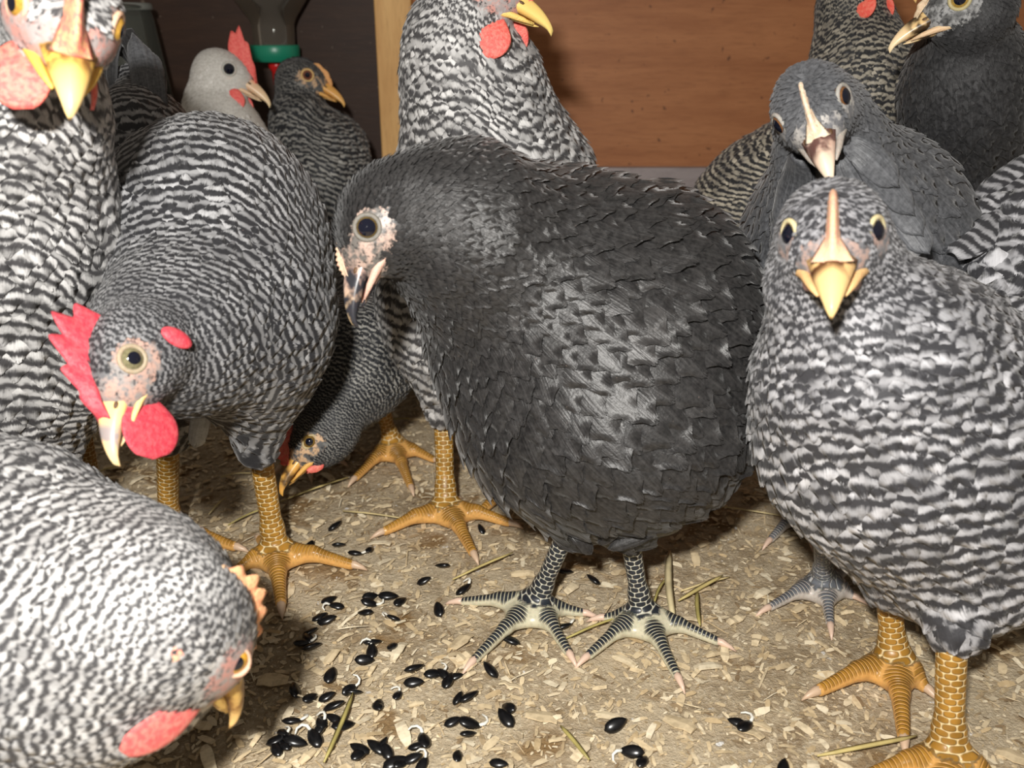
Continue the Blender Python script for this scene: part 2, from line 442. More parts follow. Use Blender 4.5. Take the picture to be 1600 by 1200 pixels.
def make_eye(fr, root, sd, mats, tilt=(.32, 1, .12), pup=.62, ex=(9, 13.2, 4), squint=1.0, ring=1.0):
    hc, f, l, u, s = fr; c = HL(fr, ex[0], sd*(ex[1]-1.5), ex[2]); ax = nz(tilt[0]*f+sd*tilt[1]*l+tilt[2]*u)
    a = nz(f-(f@ax)*ax); b = np.cross(ax, a); R = 5.4*s; n = 28; V = []; Fc = []; mi = []
    th = [0.01, .2, .4, pup*.98, pup*1.02, .85, 1.05, 1.3, 1.57]
    for t in th: V += [c+R*(math.cos(t)*ax+math.sin(t)*(a*math.cos(q)+b*math.sin(q))) for q in np.arange(n)*2*math.pi/n]
    for i in range(len(th)-1):
        for j in range(n): Fc.append((i*n+j, i*n+(j+1) % n, (i+1)*n+(j+1) % n, (i+1)*n+j)); mi.append(0 if th[i+1] <= pup*1.0 else (1))
    # pupil cap
    V = np.array(V); 
    eo = link('eye', mesh_np('eye', V, np.array(Fc)[:, ::-1], mi=mi), [mats['pupil'], mats['iris']], root); shift(eo, root)
    mb = MB(); rows = []; m = 10
    for q in np.arange(30)*2*math.pi/30:
        rad = a*math.cos(q)+b*math.sin(q)*squint; rr = 1.0*s*ring
        base = c+ax*R*.52+rad*R*.93
        rows.append([base+rr*(nz(rad)*math.cos(k)+ax*math.sin(k)) for k in np.arange(m)*2*math.pi/m])
    rows.append(rows[0]); mb.grid(rows, cap=False)
    shift(mb.build('eyelid', mats['lid'], root), root)

def make_comb(fr, root, cs, mat):
    hc, f, l, u, s = fr; st0 = cs.get('start', 0)
    base = np.array([(31, 3.5), (25, 8.5), (18, 12), (10, 15.5), (2, 17), (-7, 16), (-14, 13)], float)
    k = cs.get('span', 1.0); N = 44; ss = np.linspace(st0, (len(base)-1)*k, N)
    bx = np.interp(ss, range(len(base)), base[:, 0]); bz = np.interp(ss, range(len(base)), base[:, 1])
    pts = cs['pts']; H = cs['h']; back = cs.get('back', 0); M = 7; rows = []
    for i in range(N):
        t = i/(N-1); env = math.sin(math.pi*min(1, (t*.93+.035)))**.55 * (cs.get('e0', .55)+(1-cs.get('e0', .55))*min(1, t*1.6))
        saw = 1-cs.get('saw', .35)*(abs(((t*pts) % 1)-.5)*2)**1.2
        h = H*env*saw; nx, nzv = nz(np.array([bx[i]-4-back*t*18, bz[i]+7.0-2]) if 'dirx' not in cs else np.array([cs['dirx']+.012*(bx[i]-10), 1.0]))
        th = np.interp(t, [0, .3, 1], [cs.get('tf', 2.2), cs.get('tm', 2.0), 1.6])
        row = []
        for j in range(M): z = j/(M-1); row.append((z, 1))
        for j in range(M-1, -1, -1): row.append((j/(M-1), -1))
        r = []
        for z, sd in row:
            w_ = th*(1-z)**1.3+cs.get('tt', .7)*(1 if z < .99 else .35)
            r.append(HL(fr, bx[i]+nx*(h*z-2), sd*w_+cs.get('lean', 0)*z*z*8, bz[i]+nzv*(h*z-2)))
        rows.append(r)
    mb = MB(); mb.grid(rows); shift(mb.build('comb', mat, root), root)

def make_wattle(fr, root, sd, ln, wd, mat, direction=None, at=(17, 6, -8), thick=2.4, plane=None):
    hc, f, l, u, s = fr; top = HL(fr, at[0], sd*at[1], at[2]); dn = sv(direction, hc) if direction is not None else nz(-u+.1*f)
    pv = f if plane is None else sv(plane, hc); a = nz(pv-(pv@dn)*dn); nrm = np.cross(a, dn); rows = []; N = 14; M = 16
    for i in range(N):
        t = i/(N-1); w_ = wd*.5*max(.25, math.sqrt(max(0, 1-((t-.53)/.49)**2)) if t > .5 else .42+.58*math.sin(t*math.pi))+.1
        if i == N-1: w_ = .5
        th = thick*(.5+.5*math.sin(math.pi*(t*.8+.2)))
        rows.append([top+s*(dn*ln*t+a*w_*math.cos(q)+nrm*(th*math.sin(q)*.5+sd*1.5*math.sin(3*t))) for q in np.arange(M)*2*math.pi/M])
    mb = MB(); mb.grid(rows); shift(mb.build('wattle', mat, root), root)

def make_leg(root, top, foot, tips, mat, clawmat, r=6.5, toe_r=4.6, hind=None):
    """shank from top to the foot, toes along the floor"""
    top = np.array(top); foot = np.array(foot); foot[2] = .006
    pr = []; segs = []; r *= .001; tr = toe_r*.001
    kn = top+(foot-top)*.78
    pr.append(('c', top, kn, r*1.02, r*.95, .004)); pr.append(('c', kn, foot+np.array([0, 0, .004]), r*.95, r*1.15, .006))
    segs.append((top, foot, 0, 0.0)); claws = []
    allt = [(t, 0) for t in tips]+([(hind, 1)] if hind is not None else [])
    for t, hd in allt:
        t = np.array(t); t[2] = tr*.75; v = t-foot; L = np.linalg.norm(v[:2])
        end = t-nz(v)*.008; mid = foot+(end-foot)*.5; mid[2] = tr*(1.05 if hd else 1.6); end[2] = tr*.7
        st = foot+np.array([0, 0, .002])
        pr.append(('c', st, mid, tr*(.95 if hd else 1.2), tr*.92, .007)); pr.append(('c', mid, end, tr*.92, tr*.62, .003))
        if not hd: pr.append(('e', foot+(mid-foot)*.45+np.array([0, 0, -.001]), np.eye(3), np.array([.010, .010, .0042]), .006))
        segs.append((foot, end, 1, 5.0)); claws.append((end, nz(v), tr))
    g = Grid(pr, .0016, pad=.004); V, Q = g.surface()
    # local coordinates for the scales
    best = np.full(len(V), 9.); la = np.zeros(len(V)); lang = np.zeros(len(V)); lt = np.zeros(len(V)); lz = np.zeros(len(V))
    _, nn = g.at(V)
    for a, b, kind, off in segs:
        ba = b-a; L = np.linalg.norm(ba); ax = ba/L; h = np.clip((V-a)@ax, 0, L); dist = np.linalg.norm(V-a-h[:, None]*ax, axis=1)
        if kind == 0: dist = dist*.72
        m = dist < best; best[m] = dist[m]; la[m] = h[m]*1000+off; lt[m] = kind
        if kind == 0:
            s1 = nz(np.cross(ax, np.array([0, 1., 0]))); s2 = np.cross(ax, s1); rel = V-a-h[:, None]*ax
            lang[m] = (np.arctan2(rel@s1, rel@s2)/math.pi)[m]
        lz[m] = (nn[:, 2]*np.clip((tr*2.0-dist)/(tr*.4), 0, 1)*(np.clip((h-.001)/.008, 0, 1) if kind else 1))[m]
    V[:, 2] = np.maximum(V[:, 2], .0005)
    me = mesh_np('leg', V, Q, dict(la=la, lang=lang, lt=lt, lz=lz)); lo = link('leg', me, mat, root); shift(lo, root)
    for e, dv, tr_ in claws:
        mb = MB(); dn = np.array([0, 0, -1.])
        mb.tube([e-dv*.002, e+dv*.003+dn*-.0004, e+dv*.008+dn*.0009, e+dv*.0115+dn*.0026], [tr_*.55, tr_*.5, tr_*.3, .0003], 8)
        c = mb.build('claw', clawmat, lo); c.matrix_parent_inverse = lo.matrix_parent_inverse.copy(); c.matrix_parent_inverse = Matrix.Identity(4)
    return lo

ALL = {}
HORN = dict(yellow=((.80, .45, .09), (.85, .62, .30)))
def skin(name, c, c2=None, sss=.25, rough=.5): return plain(name, c, rough, .4, sss, bump=(900, .5), col2=c2, vscale=500)
def beakmat(name, c0, c1, patch=None):
    m, nt, b = newmat(name); g = G(nt); t = g.attr('t')
    c = g.mix(g.smooth(t, .35, .95), c0, c1)
    if patch: c = g.mix(g.m('MULTIPLY', g.smooth(g.noise(150, 2), .34, .54), g.m('MULTIPLY', g.smooth(t, patch[1], patch[1]+.15), g.m('SUBTRACT', 1.0, g.smooth(t, patch[2]-.15, patch[2])))), c, patch[0])
    g.l(c, b.inputs['Base Color']); b.inputs['Roughness'].default_value = .32
    b.inputs['Subsurface Weight'].default_value = .15; b.inputs['Subsurface Scale'].default_value = .003
    return m
PUP = plain('pupil', (.004, .005, .012), .06, .6, coat=.5)
NOS = plain('nostril', (.10, .05, .02), .6)

def bird(name, label, cat, group=None, *, prims, head, flow, plum, mats, comb=None, wattles=(), ear=None, face=(1., 1.), legs=(),
         legmat=None, clawmat=None, big=.020, period=.006, hc_small=.0045, bodyw=.9, vox=.0032, eye=None, beak=None, legr=6.5, lift=.0026, jit=.16,
         neck=(.03, .11), free=(), wings=(), root_xy=None, hsk=(22, 16.5, 17), skcol=None, hjit=.5, neckfac=.42):
    fr = head_frame(head[0], head[1], head[2], head[3]); hc, f, l, u, s = fr
    hp = ('e', HL(fr, 0, 0, 0), np.stack([f, l, u]), np.array(hsk)*s, .012)
    hp2 = ('e', HL(fr, 13, 0, -1), np.stack([f, l, u]), np.array((13, 11.0, 11))*s, .008)
    hp3 = ('e', HL(fr, -3, 0, -7), np.stack([f, l, u]), np.array((17, 15, 13))*s, .010)
    prims = list(prims)+[hp, hp2, hp3]
    gr = Grid(prims, vox); V, Q = gr.surface(); F = flow_of(flow)
    if root_xy is None: root_xy = np.mean([np.array(q[1])[:2] for q in legs], axis=0)
    root = empty(name, (root_xy[0], root_xy[1], 0)); tag(root, label, cat, group)
    def facemask(p):
        q = p-hc; x = q@f/s; y = np.abs(q@l)/s; z = q@u/s
        a, b = face
        m1 = 1-np.sqrt(((x-10)/(11*a))**2+((z-1.5)/(10*b))**2+((y-12)/12)**2)
        m2 = 1-np.sqrt(((x-21)/(7.5*a))**2+((z-0)/(11*b))**2+((y-5)/10)**2)
        return np.clip(.5+np.maximum(m1, m2)*2.2, 0, 1)*(x > -12)
    n_ = len(V); _, sV = flow_eval(F, V); fmV = facemask(V)
    zero = np.zeros(n_)
    me = mesh_np('body', V, Q, dict(bv=sV/period, fr=zero+.3, ft=zero+.6, fb=zero+.4, face=fmV, fine=np.clip(1-(np.linalg.norm(V-hc, axis=1)-.02)/(neck[1]-.02), 0, 1)))
    body = link('body', me, plum, root); shift(body, root)
    def size(p):
        d = np.linalg.norm(p-hc, axis=-1)
        return np.interp(d, [0, .022*head[3], neck[0]*1.1, neck[1]], [hc_small, hc_small, hc_small*1.9, big])
    sd = seeds_on(V, Q, size, neckfac); fm = facemask(sd); sd = sd[(fm < .45+.35*rng.random(len(sd)))]
    dE = np.minimum(np.linalg.norm(sd-HL(fr, 9, 13, 4), axis=1), np.linalg.norm(sd-HL(fr, 9, -13, 4), axis=1)); sd = sd[dE > 7.0*s]
    bb = np.linalg.norm(sd-HL(fr, 32, 0, 0), axis=1); sd = sd[bb > 15*s]
    sz = size(sd); hd = np.linalg.norm(sd-hc, axis=1); nearh = np.clip(1-(hd-.02)/(neck[1]-.02), 0, 1)
    small = sz < hc_small*2.0; A = {}; Vs = []; Qs = []; o = 0
    for msk, nu, nv in ((small, 3, 3), (~small, 5, 5)):
        if not msk.any(): continue
        z = sz[msk]; nh = nearh[msk]
        q, qq, at = feathers(gr, F, sd[msk], z*1.35, z*bodyw, lift*np.clip(z/.018, .42, 1.1), period*np.interp(z, [hc_small, hc_small*2, big], [.42, .62, 1.0]),
                             jit+hjit*(nh**2), hc, nu, nv)
        at['fine'] = np.repeat(nh, nu*nv); Vs.append(q); Qs.append(qq+o); o += len(q)
        for k in at: A.setdefault(k, []).append(at[k])
    me = mesh_np('plumage', np.concatenate(Vs), np.concatenate(Qs), {k: np.concatenate(v) for k, v in A.items()})
    pl = link('plumage', me, plum, root); shift(pl, root); pl['kind'] = 'stuff'
    make_beak(fr, root, beak or {}, mats)
    ek = dict(eye or {})
    for sdn in (1, -1): make_eye(fr, root, sdn, mats, **ek)
    if comb: make_comb(fr, root, comb, mats['comb'])
    for wt in wattles: make_wattle(fr, root, *wt[:3], mats['wattle'], *wt[3:])
    if ear:
        for sdn in (1, -1):
            mb = MB(); mb.ball(HL(fr, ear[0], sdn*(ear[4] if len(ear) > 4 else 14.5), ear[1]), (ear[2]*s, 2.2*s, ear[3]*s), (f, l, u)); shift(mb.build('earlobe', mats['ear'], root), root)
    for q in legs:
        make_leg(root, q[0], q[1], q[2], legmat, clawmat, legr, legr*.77, q[3] if len(q) > 3 else None)
    def onsurf(x, y, d0):
        p = P(x, y, d0); ray = nz(p-CAM); t = .12
        for _ in range(80):
            dd = float(gr.at((CAM+ray*t)[None], False)[0])
            lo_, hi_ = gr.lo, gr.lo+(gr.n-1)*gr.vox; c = CAM+ray*t
            if (c < lo_).any() or (c > hi_).any(): t += .004; dd = 1
            elif dd < .0005: break
            else: t += max(dd*.7, .0005)
            if t > 1.3: return p
        return CAM+ray*t
    for wname, fl_list in wings:
        wroot = None
        for (x0, y0, x1, y1, wd_, d0) in fl_list:
            a = onsurf(x0, y0, d0); b = onsurf(x1, y1, d0); pts = []
            for t in np.linspace(0, 1, 6):
                q = a+(b-a)*t; dd, gg = gr.at(q[None]); q = q-gg[0]*np.clip(dd[0], -.03, .03)+gg[0]*(.0025+.004*t); pts.append(q); 
            mb = MB(); loose_feather(mb, pts, wd_*.001, gr.at(((a+b)/2)[None])[1][0], period)
            if wroot is None: wroot = mb.build(wname, plum, root); shift(wroot, root)
            else: mb.build('wing_feather', plum, wroot)
    for fname, pts, wd_, nrm, mat in free:
        mb = MB(); loose_feather(mb, [P(*q) for q in pts], wd_*.001, cv(nrm), period); shift(mb.build(fname, mat or plum, root), root)
    ALL[len(ALL)] = (root, gr, V, label); return root

def mset(tagname, beak, comb, lid, iris, gape=None, wattle=None, ear=None, patch=None, rough=.5):
    return dict(beak=beakmat(tagname+' beak', *beak, patch), comb=skin(tagname+' comb', comb[0], comb[1]), wattle=skin(tagname+' wattle', *(wattle or comb)),
                lid=skin(tagname+' eyelid', lid, rough=.6), iris=plain(tagname+' iris', iris, .08, .6, var=.3, vscale=900), pupil=PUP, nostril=NOS,
                gape=skin(tagname+' gape', gape or beak[0]), ear=skin(tagname+' earlobe', *(ear or comb)))

YEL = leg_mat('yellow leg scales', (.46, .23, .035), (.84, .66, .36), (.74, .40, .12))
SLT = leg_mat('slate leg scales', (.030, .035, .045), (.62, .60, .50), (.62, .58, .42), .3)
GRL = leg_mat('grey leg scales', (.16, .17, .19), (.50, .50, .48), (.55, .50, .45), .4)
CLAW = plain('horn claw', (.62, .44, .30), .4); CLAWP = plain('pale claw', (.72, .52, .40), .4)

def F0(x, y): return PZ(x, y, 0.004)
def auto_leg(xy, z, heading, spread=.045):
    x, y = xy; h = heading; tips = [np.array([x+spread*math.cos(h+a), y+spread*math.sin(h+a), 0]) for a in (-.75, 0, .75)]
    return (np.array([x, y, z]), np.array([x, y, 0]), tips, np.array([x-.022*math.cos(h+.3), y-.022*math.sin(h+.3), 0]))

# ------------------------------------------------------------------ coop: floor, walls, post, baseboard
WY = 1.08
def wood(name, c1, c2, c3, sx, rough=.55, dots=True, dotc=(.08, .03, .015)):
    m, nt, b = newmat(name); g = G(nt)
    tc = g.n('ShaderNodeTexCoord').outputs['Object']; mp = g.n('ShaderNodeMapping'); mp.inputs['Scale'].default_value = sx; g.l(tc, mp.inputs['Vector'])
    n1 = g.noise(6, 6, mp.outputs[0], .65); n2 = g.noise(38, 5, mp.outputs[0], .7); n3 = g.noise(3.2, 3)
    c = g.mix(g.smooth(n1, .3, .7), c1, c2); c = g.mix(g.m('MULTIPLY', g.smooth(n2, .45, .75), .55), c, c3)
    c = g.mix(g.m('MULTIPLY', g.smooth(n3, .45, .7), .35), c, c2)
    if dots: c = g.mix(g.m('MULTIPLY', g.smooth(g.noise(120, 2), .70, .76), .7), c, dotc)
    g.l(c, b.inputs['Base Color']); b.inputs['Roughness'].default_value = rough; b.inputs['Specular IOR Level'].default_value = .3
    g.bump(n2, .25, .001, b); return m
W_OR = wood('orange plywood', (.45, .19, .078), (.34, .13, .05), (.24, .09, .035), (1, 1, 9))
W_DK = wood('dark stained board', (.042, .019, .010), (.028, .013, .008), (.060, .029, .017), (1, 1, 7), dotc=(.16, .12, .09))
W_PI = wood('pine post', (.78, .48, .19), (.62, .34, .12), (.46, .24, .08), (9, 9, 1))
W_GR = wood('grey painted board', (.38, .33, .33), (.30, .26, .26), (.24, .2, .2), (1, 1, 3), dots=False)
def slab(name, lo, hi, mat, kind='structure'):
    mb = MB(); mb.box(lo, hi); o = mb.build(name, mat, smooth=False)
    bv = o.modifiers.new('bevel', 'BEVEL'); bv.width = .0015; bv.segments = 2; o['kind'] = kind; return o
xp0 = PY(591, 100, WY-.02)[0]; xp1 = PY(647, 100, WY-.02)[0]
zb = PY(1000, 262, WY-.012)[2]
slab('wall_back', (xp0+.01, WY, 0), (1.3, WY+.02, .9), W_OR)
slab('wall_left', (-1.3, WY-.004, 0), (xp0+.01, WY+.016, .9), W_DK)
slab('trim_1', (xp0, WY-.03, 0), (xp1, WY+.0, .9), W_PI)
slab('baseboard_back', (xp1, WY-.014, 0), (1.3, WY, zb), W_GR)

def floor_mat():
    m, nt, b = newmat('trodden litter floor'); g = G(nt)
    a = g.noise(9, 5); c = g.noise(60, 5, rough=.7); d = g.noise(400, 4, rough=.7); e = g.noise(23, 4)
    col = g.mix(g.smooth(a, .35, .65), (.50, .41, .28), (.31, .23, .14))
    col = g.mix(g.m('MULTIPLY', g.smooth(c, .42, .64), .75), col, (.58, .48, .33))
    col = g.mix(g.m('MULTIPLY', g.smooth(d, .5, .68), .6), col, (.70, .61, .46))
    col = g.mix(g.m('MULTIPLY', g.smooth(e, .57, .67), .8), col, (.22, .12, .035))
    col = g.mix(g.smooth(g.noise(110, 3), .70, .73), col, (.80, .78, .74))
    g.l(col, b.inputs['Base Color']); b.inputs['Roughness'].default_value = .8; b.inputs['Specular IOR Level'].default_value = .25
    hh = g.m('ADD', g.m('MULTIPLY', c, .6), g.m('MULTIPLY', d, .4)); g.bump(hh, 1.0, .004, b)
    return m
fx = np.arange(-1.0, 1.001, .01); fy = np.arange(-.2, WY+.02, .01)
FX, FY = np.meshgrid(fx, fy, indexing='ij'); FZ = -.0016+.0008*np.sin(FX*61+3*np.sin(FY*23))*np.sin(FY*47+2*np.sin(FX*31))
V = np.stack([FX, FY, FZ], -1).reshape(-1, 3); ny = len(fy)
I0 = (np.arange(len(fx)-1)[:, None]*ny+np.arange(ny-1)[None]).ravel(); Qf = np.stack([I0, I0+ny, I0+ny+1, I0+1], 1)
o = link('floor', mesh_np('floor', V, Qf), floor_mat()); o['kind'] = 'structure'

# ------------------------------------------------------------------ the birds
BAR = plumage_mat('barred plumage', (.024, .024, .027), (.42, .42, .43), bias=.2, contrast=.75, skin=(.42, .27, .22), skin2=(.24, .22, .21))
BARL = plumage_mat('pale barred plumage', (.055, .053, .055), (.68, .67, .66), bias=-.02, contrast=.9, skin=(.56, .28, .24), skin2=(.36, .31, .30), hd=.05)
BARD = plumage_mat('dark barred plumage', (.018, .019, .022), (.40, .39, .36), bias=.25, contrast=.6, skin=(.52, .34, .20), skin2=(.08, .08, .08))
BARH = plumage_mat('silver barred plumage', (.040, .040, .045), (.64, .64, .67), bias=.24, contrast=.9, skin=(.40, .28, .24), skin2=(.16, .16, .17))
BLK = plumage_mat('black plumage', (.0095, .0092, .0095), (.064, .061, .060), barred=False, skin=(.40, .29, .24), skin2=(.12, .11, .10), rough=.42)
GRY = plumage_mat('charcoal grey plumage', (.045, .047, .052), (.21, .215, .23), barred=False, skin=(.42, .40, .38), skin2=(.16, .16, .17), rough=.5)
BLK2 = plumage_mat('dull black plumage', (.012, .012, .013), (.075, .075, .078), barred=False, skin=(.26, .26, .26), skin2=(.08, .08, .08), rough=.55)
WHT = plumage_mat('white plumage', (.44, .42, .38), (.82, .80, .77), barred=False, skin=(.55, .50, .44), skin2=(.48, .46, .42), rough=.7)

# central black pullet
bird('pullet', 'black pullet in the middle with dark scaly legs, looking down to the left', 'chicken',
  prims=[E(925, 548, 245, 262, 0, .49, 78, .03), E(1040, 510, 135, 192, 8, .50, 66, .03), E(960, 690, 190, 120, 0, .49, 66, .03)] +
        CH([(800, 420, .465, 165), (715, 355, .43, 118), (652, 335, .415, 70)], .03) +
        CH([(890, 760, .50, 72), (893, 826, .505, 26)], .02) + CH([(1010, 740, .49, 84), (985, 822, .49, 28)], .02),
  head=(P(595, 342, .40), (-.37, -.87, .28), (-.91, .40, .05), 1.08),
  flow=[[(545, 400, .39), (600, 300, .39), (700, 300, .40), (850, 400, .41), (1000, 520, .43), (1120, 680, .47)],
        [(560, 470, .40), (660, 460, .41), (730, 600, .42), (860, 740, .44), (1020, 840, .47)], [(700, 240, .44), (900, 280, .47), (1080, 330, .5), (1180, 480, .52)]],
  plum=BLK, mats=mset('central pullet', ((.50, .34, .28), (.50, .36, .20)), ((.66, .46, .32), (.60, .36, .26)), (.16, .15, .13), (.10, .065, .02), patch=((.028, .028, .034), .20, 1.15), gape=(.62, .38, .30)),
  comb=dict(h=3.4, pts=9, saw=.3, tf=2.2, tm=1.4, span=.42, e0=.8), wattles=[], ear=(-6, -8, 2.2, 4.2, 16.3), face=(1.0, 1.0),
  legs=[(PZ(893, 812, .070), F0(836, 948), [F0(703, 936), F0(728, 1040), F0(898, 1030)], F0(930, 957)),
        (PZ(980, 812, .072), F0(1003, 965), [F0(905, 1032), F0(1067, 1068), F0(1142, 1006)], F0(925, 962))],
  legmat=SLT, clawmat=CLAWP, big=.0195, bodyw=1.05, hc_small=.0034, legr=5.6, lift=.0042, neck=(.03, .13), eye=dict(pup=.72), hsk=(23, 16, 18),
  free=[('thigh_feather', [(870, 800, .48), (905, 840, .47), (925, 866, .475)], 9, (0, .2, 1), None), ('thigh_feather', [(980, 790, .47), (960, 830, .465), (935, 850, .47)], 8, (0, .2, 1), None),
        ('thigh_feather', [(1050, 790, .47), (1010, 835, .465), (950, 858, .47)], 9, (0, .2, 1), None)])

# barred pullet on the right, facing the lens
bird('pullet', 'silver barred pullet on the right facing straight ahead with pale pink comb', 'chicken',
  prims=[E(1400, 655, 222, 238, 0, .425, 66, .03), E(1500, 790, 190, 185, 0, .455, 70, .03), E(1640, 620, 200, 240, 0, .475, 58, .04)] +
        CH([(1305, 440, .375, 108), (1345, 540, .39, 155)], .03) + CH([(1510, 880, .43, 70), (1492, 985, .415, 38)], .02) + CH([(1400, 850, .46, 60), (1388, 915, .455, 22)], .02) +
        CH([(1590, 430, .48, 75), (1600, 345, .49, 52)], .02),
  head=(P(1300, 362, .352), (0, -.42, .9), (0.02, .9, .42), 1.12),
  flow=[[(1300, 350, .33), (1305, 470, .345), (1320, 600, .365), (1360, 760, .38), (1430, 900, .41), (1520, 980, .46)],
        [(1330, 330, .36), (1420, 480, .385), (1500, 560, .41), (1600, 640, .44), (1750, 700, .5)], [(1400, 420, .40), (1500, 430, .45), (1640, 380, .55)]],
  plum=BARH, mats=mset('right pullet', ((.78, .50, .22), (.78, .55, .25)), ((.84, .42, .30), (.80, .50, .30)), (.62, .52, .30), (.45, .34, .10), gape=(.72, .44, .20),
       wattle=((.52, .30, .27), (.40, .25, .24)), patch=((.10, .04, .015), .05, .6)),
  comb=dict(h=7, pts=1, saw=.1, tf=6.2, tm=1.7, span=.66, e0=.75, tt=.9), wattles=[(1, 6, 9, (.3, -1, .2)), (-1, 6, 9, (-.3, -1, .2))], face=(.62, .8),
  legs=[(PZ(1386, 890, .060), F0(1396, 1040), [F0(1262, 1084), F0(1415, 1168), F0(1465, 1086)], F0(1405, 1010)),
        (PZ(1488, 985, .068), F0(1480, 1190), [F0(1330, 1218), F0(1470, 1330), F0(1590, 1240)], F0(1500, 1150))],
  legmat=YEL, clawmat=CLAW, big=.017, period=.0088, bodyw=1.0, hc_small=.0036, legr=6.9, neck=(.035, .11), eye=dict(pup=.86, tilt=(.55, 1, .12), ex=(9.5, 12.8, 4)), hsk=(21, 18.5, 18), beak=dict(bw=1.12, gape=.3, gw=1.1), jit=.12,
  free=[('tail_feather', [(1490+12*i, 395-18*i, .46+.01*i), (1560, 345-26*i, .475+.01*i), (1640, 290-30*i, .49+.01*i)], 22, (-.2, .5, .8), None) for i in range(3)])

# barred hen with its head lowered, left
bird('hen', 'barred hen with large red comb and wattles lowering its head at left', 'chicken',
  prims=[E(338, 398, 176, 212, 0, .50, 80, .03), E(225, 240, 76, 92, 20, .585, 40, .04), E(385, 520, 128, 135, 0, .475, 60, .03), E(205, 400, 60, 140, 0, .56, 32, .03)] +
        CH([(330, 470, .45, 120), (268, 530, .41, 98), (225, 560, .385, 78)], .03) +
        CH([(400, 620, .50, 62), (402, 700, .52, 34)], .02) + CH([(280, 600, .52, 60), (262, 680, .54, 34)], .02) + CH([(222, 220, .59, 55), (208, 130, .62, 30)], .03),
  head=(P(200, 556, .362), (-.22, -.83, .51), (-.85, .40, .36), 1.02),
  flow=[[(175, 640, .36), (220, 540, .38), (300, 430, .41), (310, 300, .45), (230, 170, .55), (205, 90, .62)],
        [(200, 620, .37), (300, 570, .39), (400, 540, .41), (470, 440, .46), (480, 330, .5)], [(230, 640, .4), (340, 650, .42), (450, 600, .46), (520, 500, .5)]],
  plum=BAR, mats=mset('left hen', ((.85, .56, .24), (.82, .58, .30)), ((.56, .045, .07), (.66, .09, .11)), (.36, .29, .20), (.20, .18, .10), patch=((.30, .25, .24), .45, .85)),
  comb=dict(h=21, pts=5, saw=.40, tf=3.6, tm=2.6, span=.92, e0=.5, dirx=-.3), wattles=[(1, 25, 25, (.12, -.9, .3), (17, 4, -9)), (-1, 24, 20, (.35, -.8, .1), (15, 4, -10))],
  ear=(-6, -9, 4, 7, 18), face=(1.0, 1.05),
  legs=[(PZ(404, 690, .088), F0(432, 868), [F0(352, 898), F0(440, 955), F0(566, 884)], F0(400, 835)),
        (PZ(262, 680, .088), F0(264, 838), [F0(215, 880), F0(300, 905), F0(382, 856)], F0(250, 815))],
  legmat=YEL, clawmat=CLAW, big=.014, period=.0058, hc_small=.0040, legr=7.2, lift=.0022, beak=dict(gt=.7), eye=dict(pup=.5, tilt=(.25, 1, .1)), neck=(.03, .10), jit=.07, hjit=.28, hsk=(22, 16, 17),
  free=[('tail_feather', [(225+7*i, 215, .57+.01*i), (216+5*i, 120-4*i, .58+.01*i), (202-5*i, 42+6*i, .60+.01*i), (178-10*i, 50+14*i, .60+.01*i), (166-8*i, 105+14*i, .60+.01*i), (176-8*i, 150+8*i, .60+.01*i)], 14, (-.4, .3, .8), BLK2) for i in range(3)] +
       [('tail_feather', [(235+5*i, 230, .555), (226+8*i, 140, .57), (206+14*i, 50+14*i, .59)], 16, (.1, .3, .9), GRY) for i in range(3)] +
       [('under_tail_feather', [(318, 620, .505), (312, 662, .505), (303, 700, .505)], 12, (.1, .1, 1), WHT)])

# barred hen, left edge, head up
bird('hen', 'pale barred hen at the left edge with head raised, facing forward', 'chicken',
  prims=[E(10, 500, 165, 225, 0, .49, 60, .03), E(-70, 480, 150, 190, 0, .54, 60, .04)] + CH([(72, 75, .35, 78), (58, 200, .38, 82), (40, 340, .42, 120), (20, 520, .47, 150)], .03) +
        CH([(60, 640, .50, 72), (84, 745, .51, 32)], .02) + CH([(-60, 640, .53, 72), (-60, 735, .54, 32)], .02),
  head=(P(100, 18, .325), (.06, -.50, .86), (.15, .78, .60), 1.12),
  flow=[[(95, 20, .30), (75, 170, .34), (60, 330, .38), (60, 500, .42), (60, 650, .47), (80, 760, .5)], [(20, 120, .37), (0, 330, .42), (-100, 500, .5), (-200, 500, .6)],
        [(120, 180, .36), (165, 380, .40), (150, 600, .48)]],
  plum=BARL, mats=mset('left edge hen', ((.82, .50, .10), (.86, .62, .28)), ((.74, .20, .16), (.84, .42, .22)), (.72, .45, .30), (.50, .28, .05), wattle=((.70, .10, .09), (.80, .22, .16)), patch=((.22, .10, .03), .15, .6)),
  comb=dict(h=13, pts=3, saw=.15, tf=5.2, tm=2.4, span=.8, e0=.75, tt=1.1), wattles=[(-1, 21, 19, (-.15, -.95, .3), (12, 11, -8), 2.4, (1, -.1, .1)), (1, 15, 12, (.1, -.95, .1), (14, 7, -8))], face=(1.0, 1.0),
  legs=[(PZ(86, 742, .085), F0(98, 885), [F0(30, 930), F0(110, 985), F0(190, 925)], F0(80, 850)), auto_leg((-.30, .56), .085, -1.2)],
  legmat=YEL, clawmat=CLAW, big=.017, period=.0078, hc_small=.0044, legr=6.6, eye=dict(pup=.5, tilt=(.45, 1, .12)), neck=(.03, .12), jit=.10, hsk=(22, 17.5, 18), beak=dict(bw=1.15))

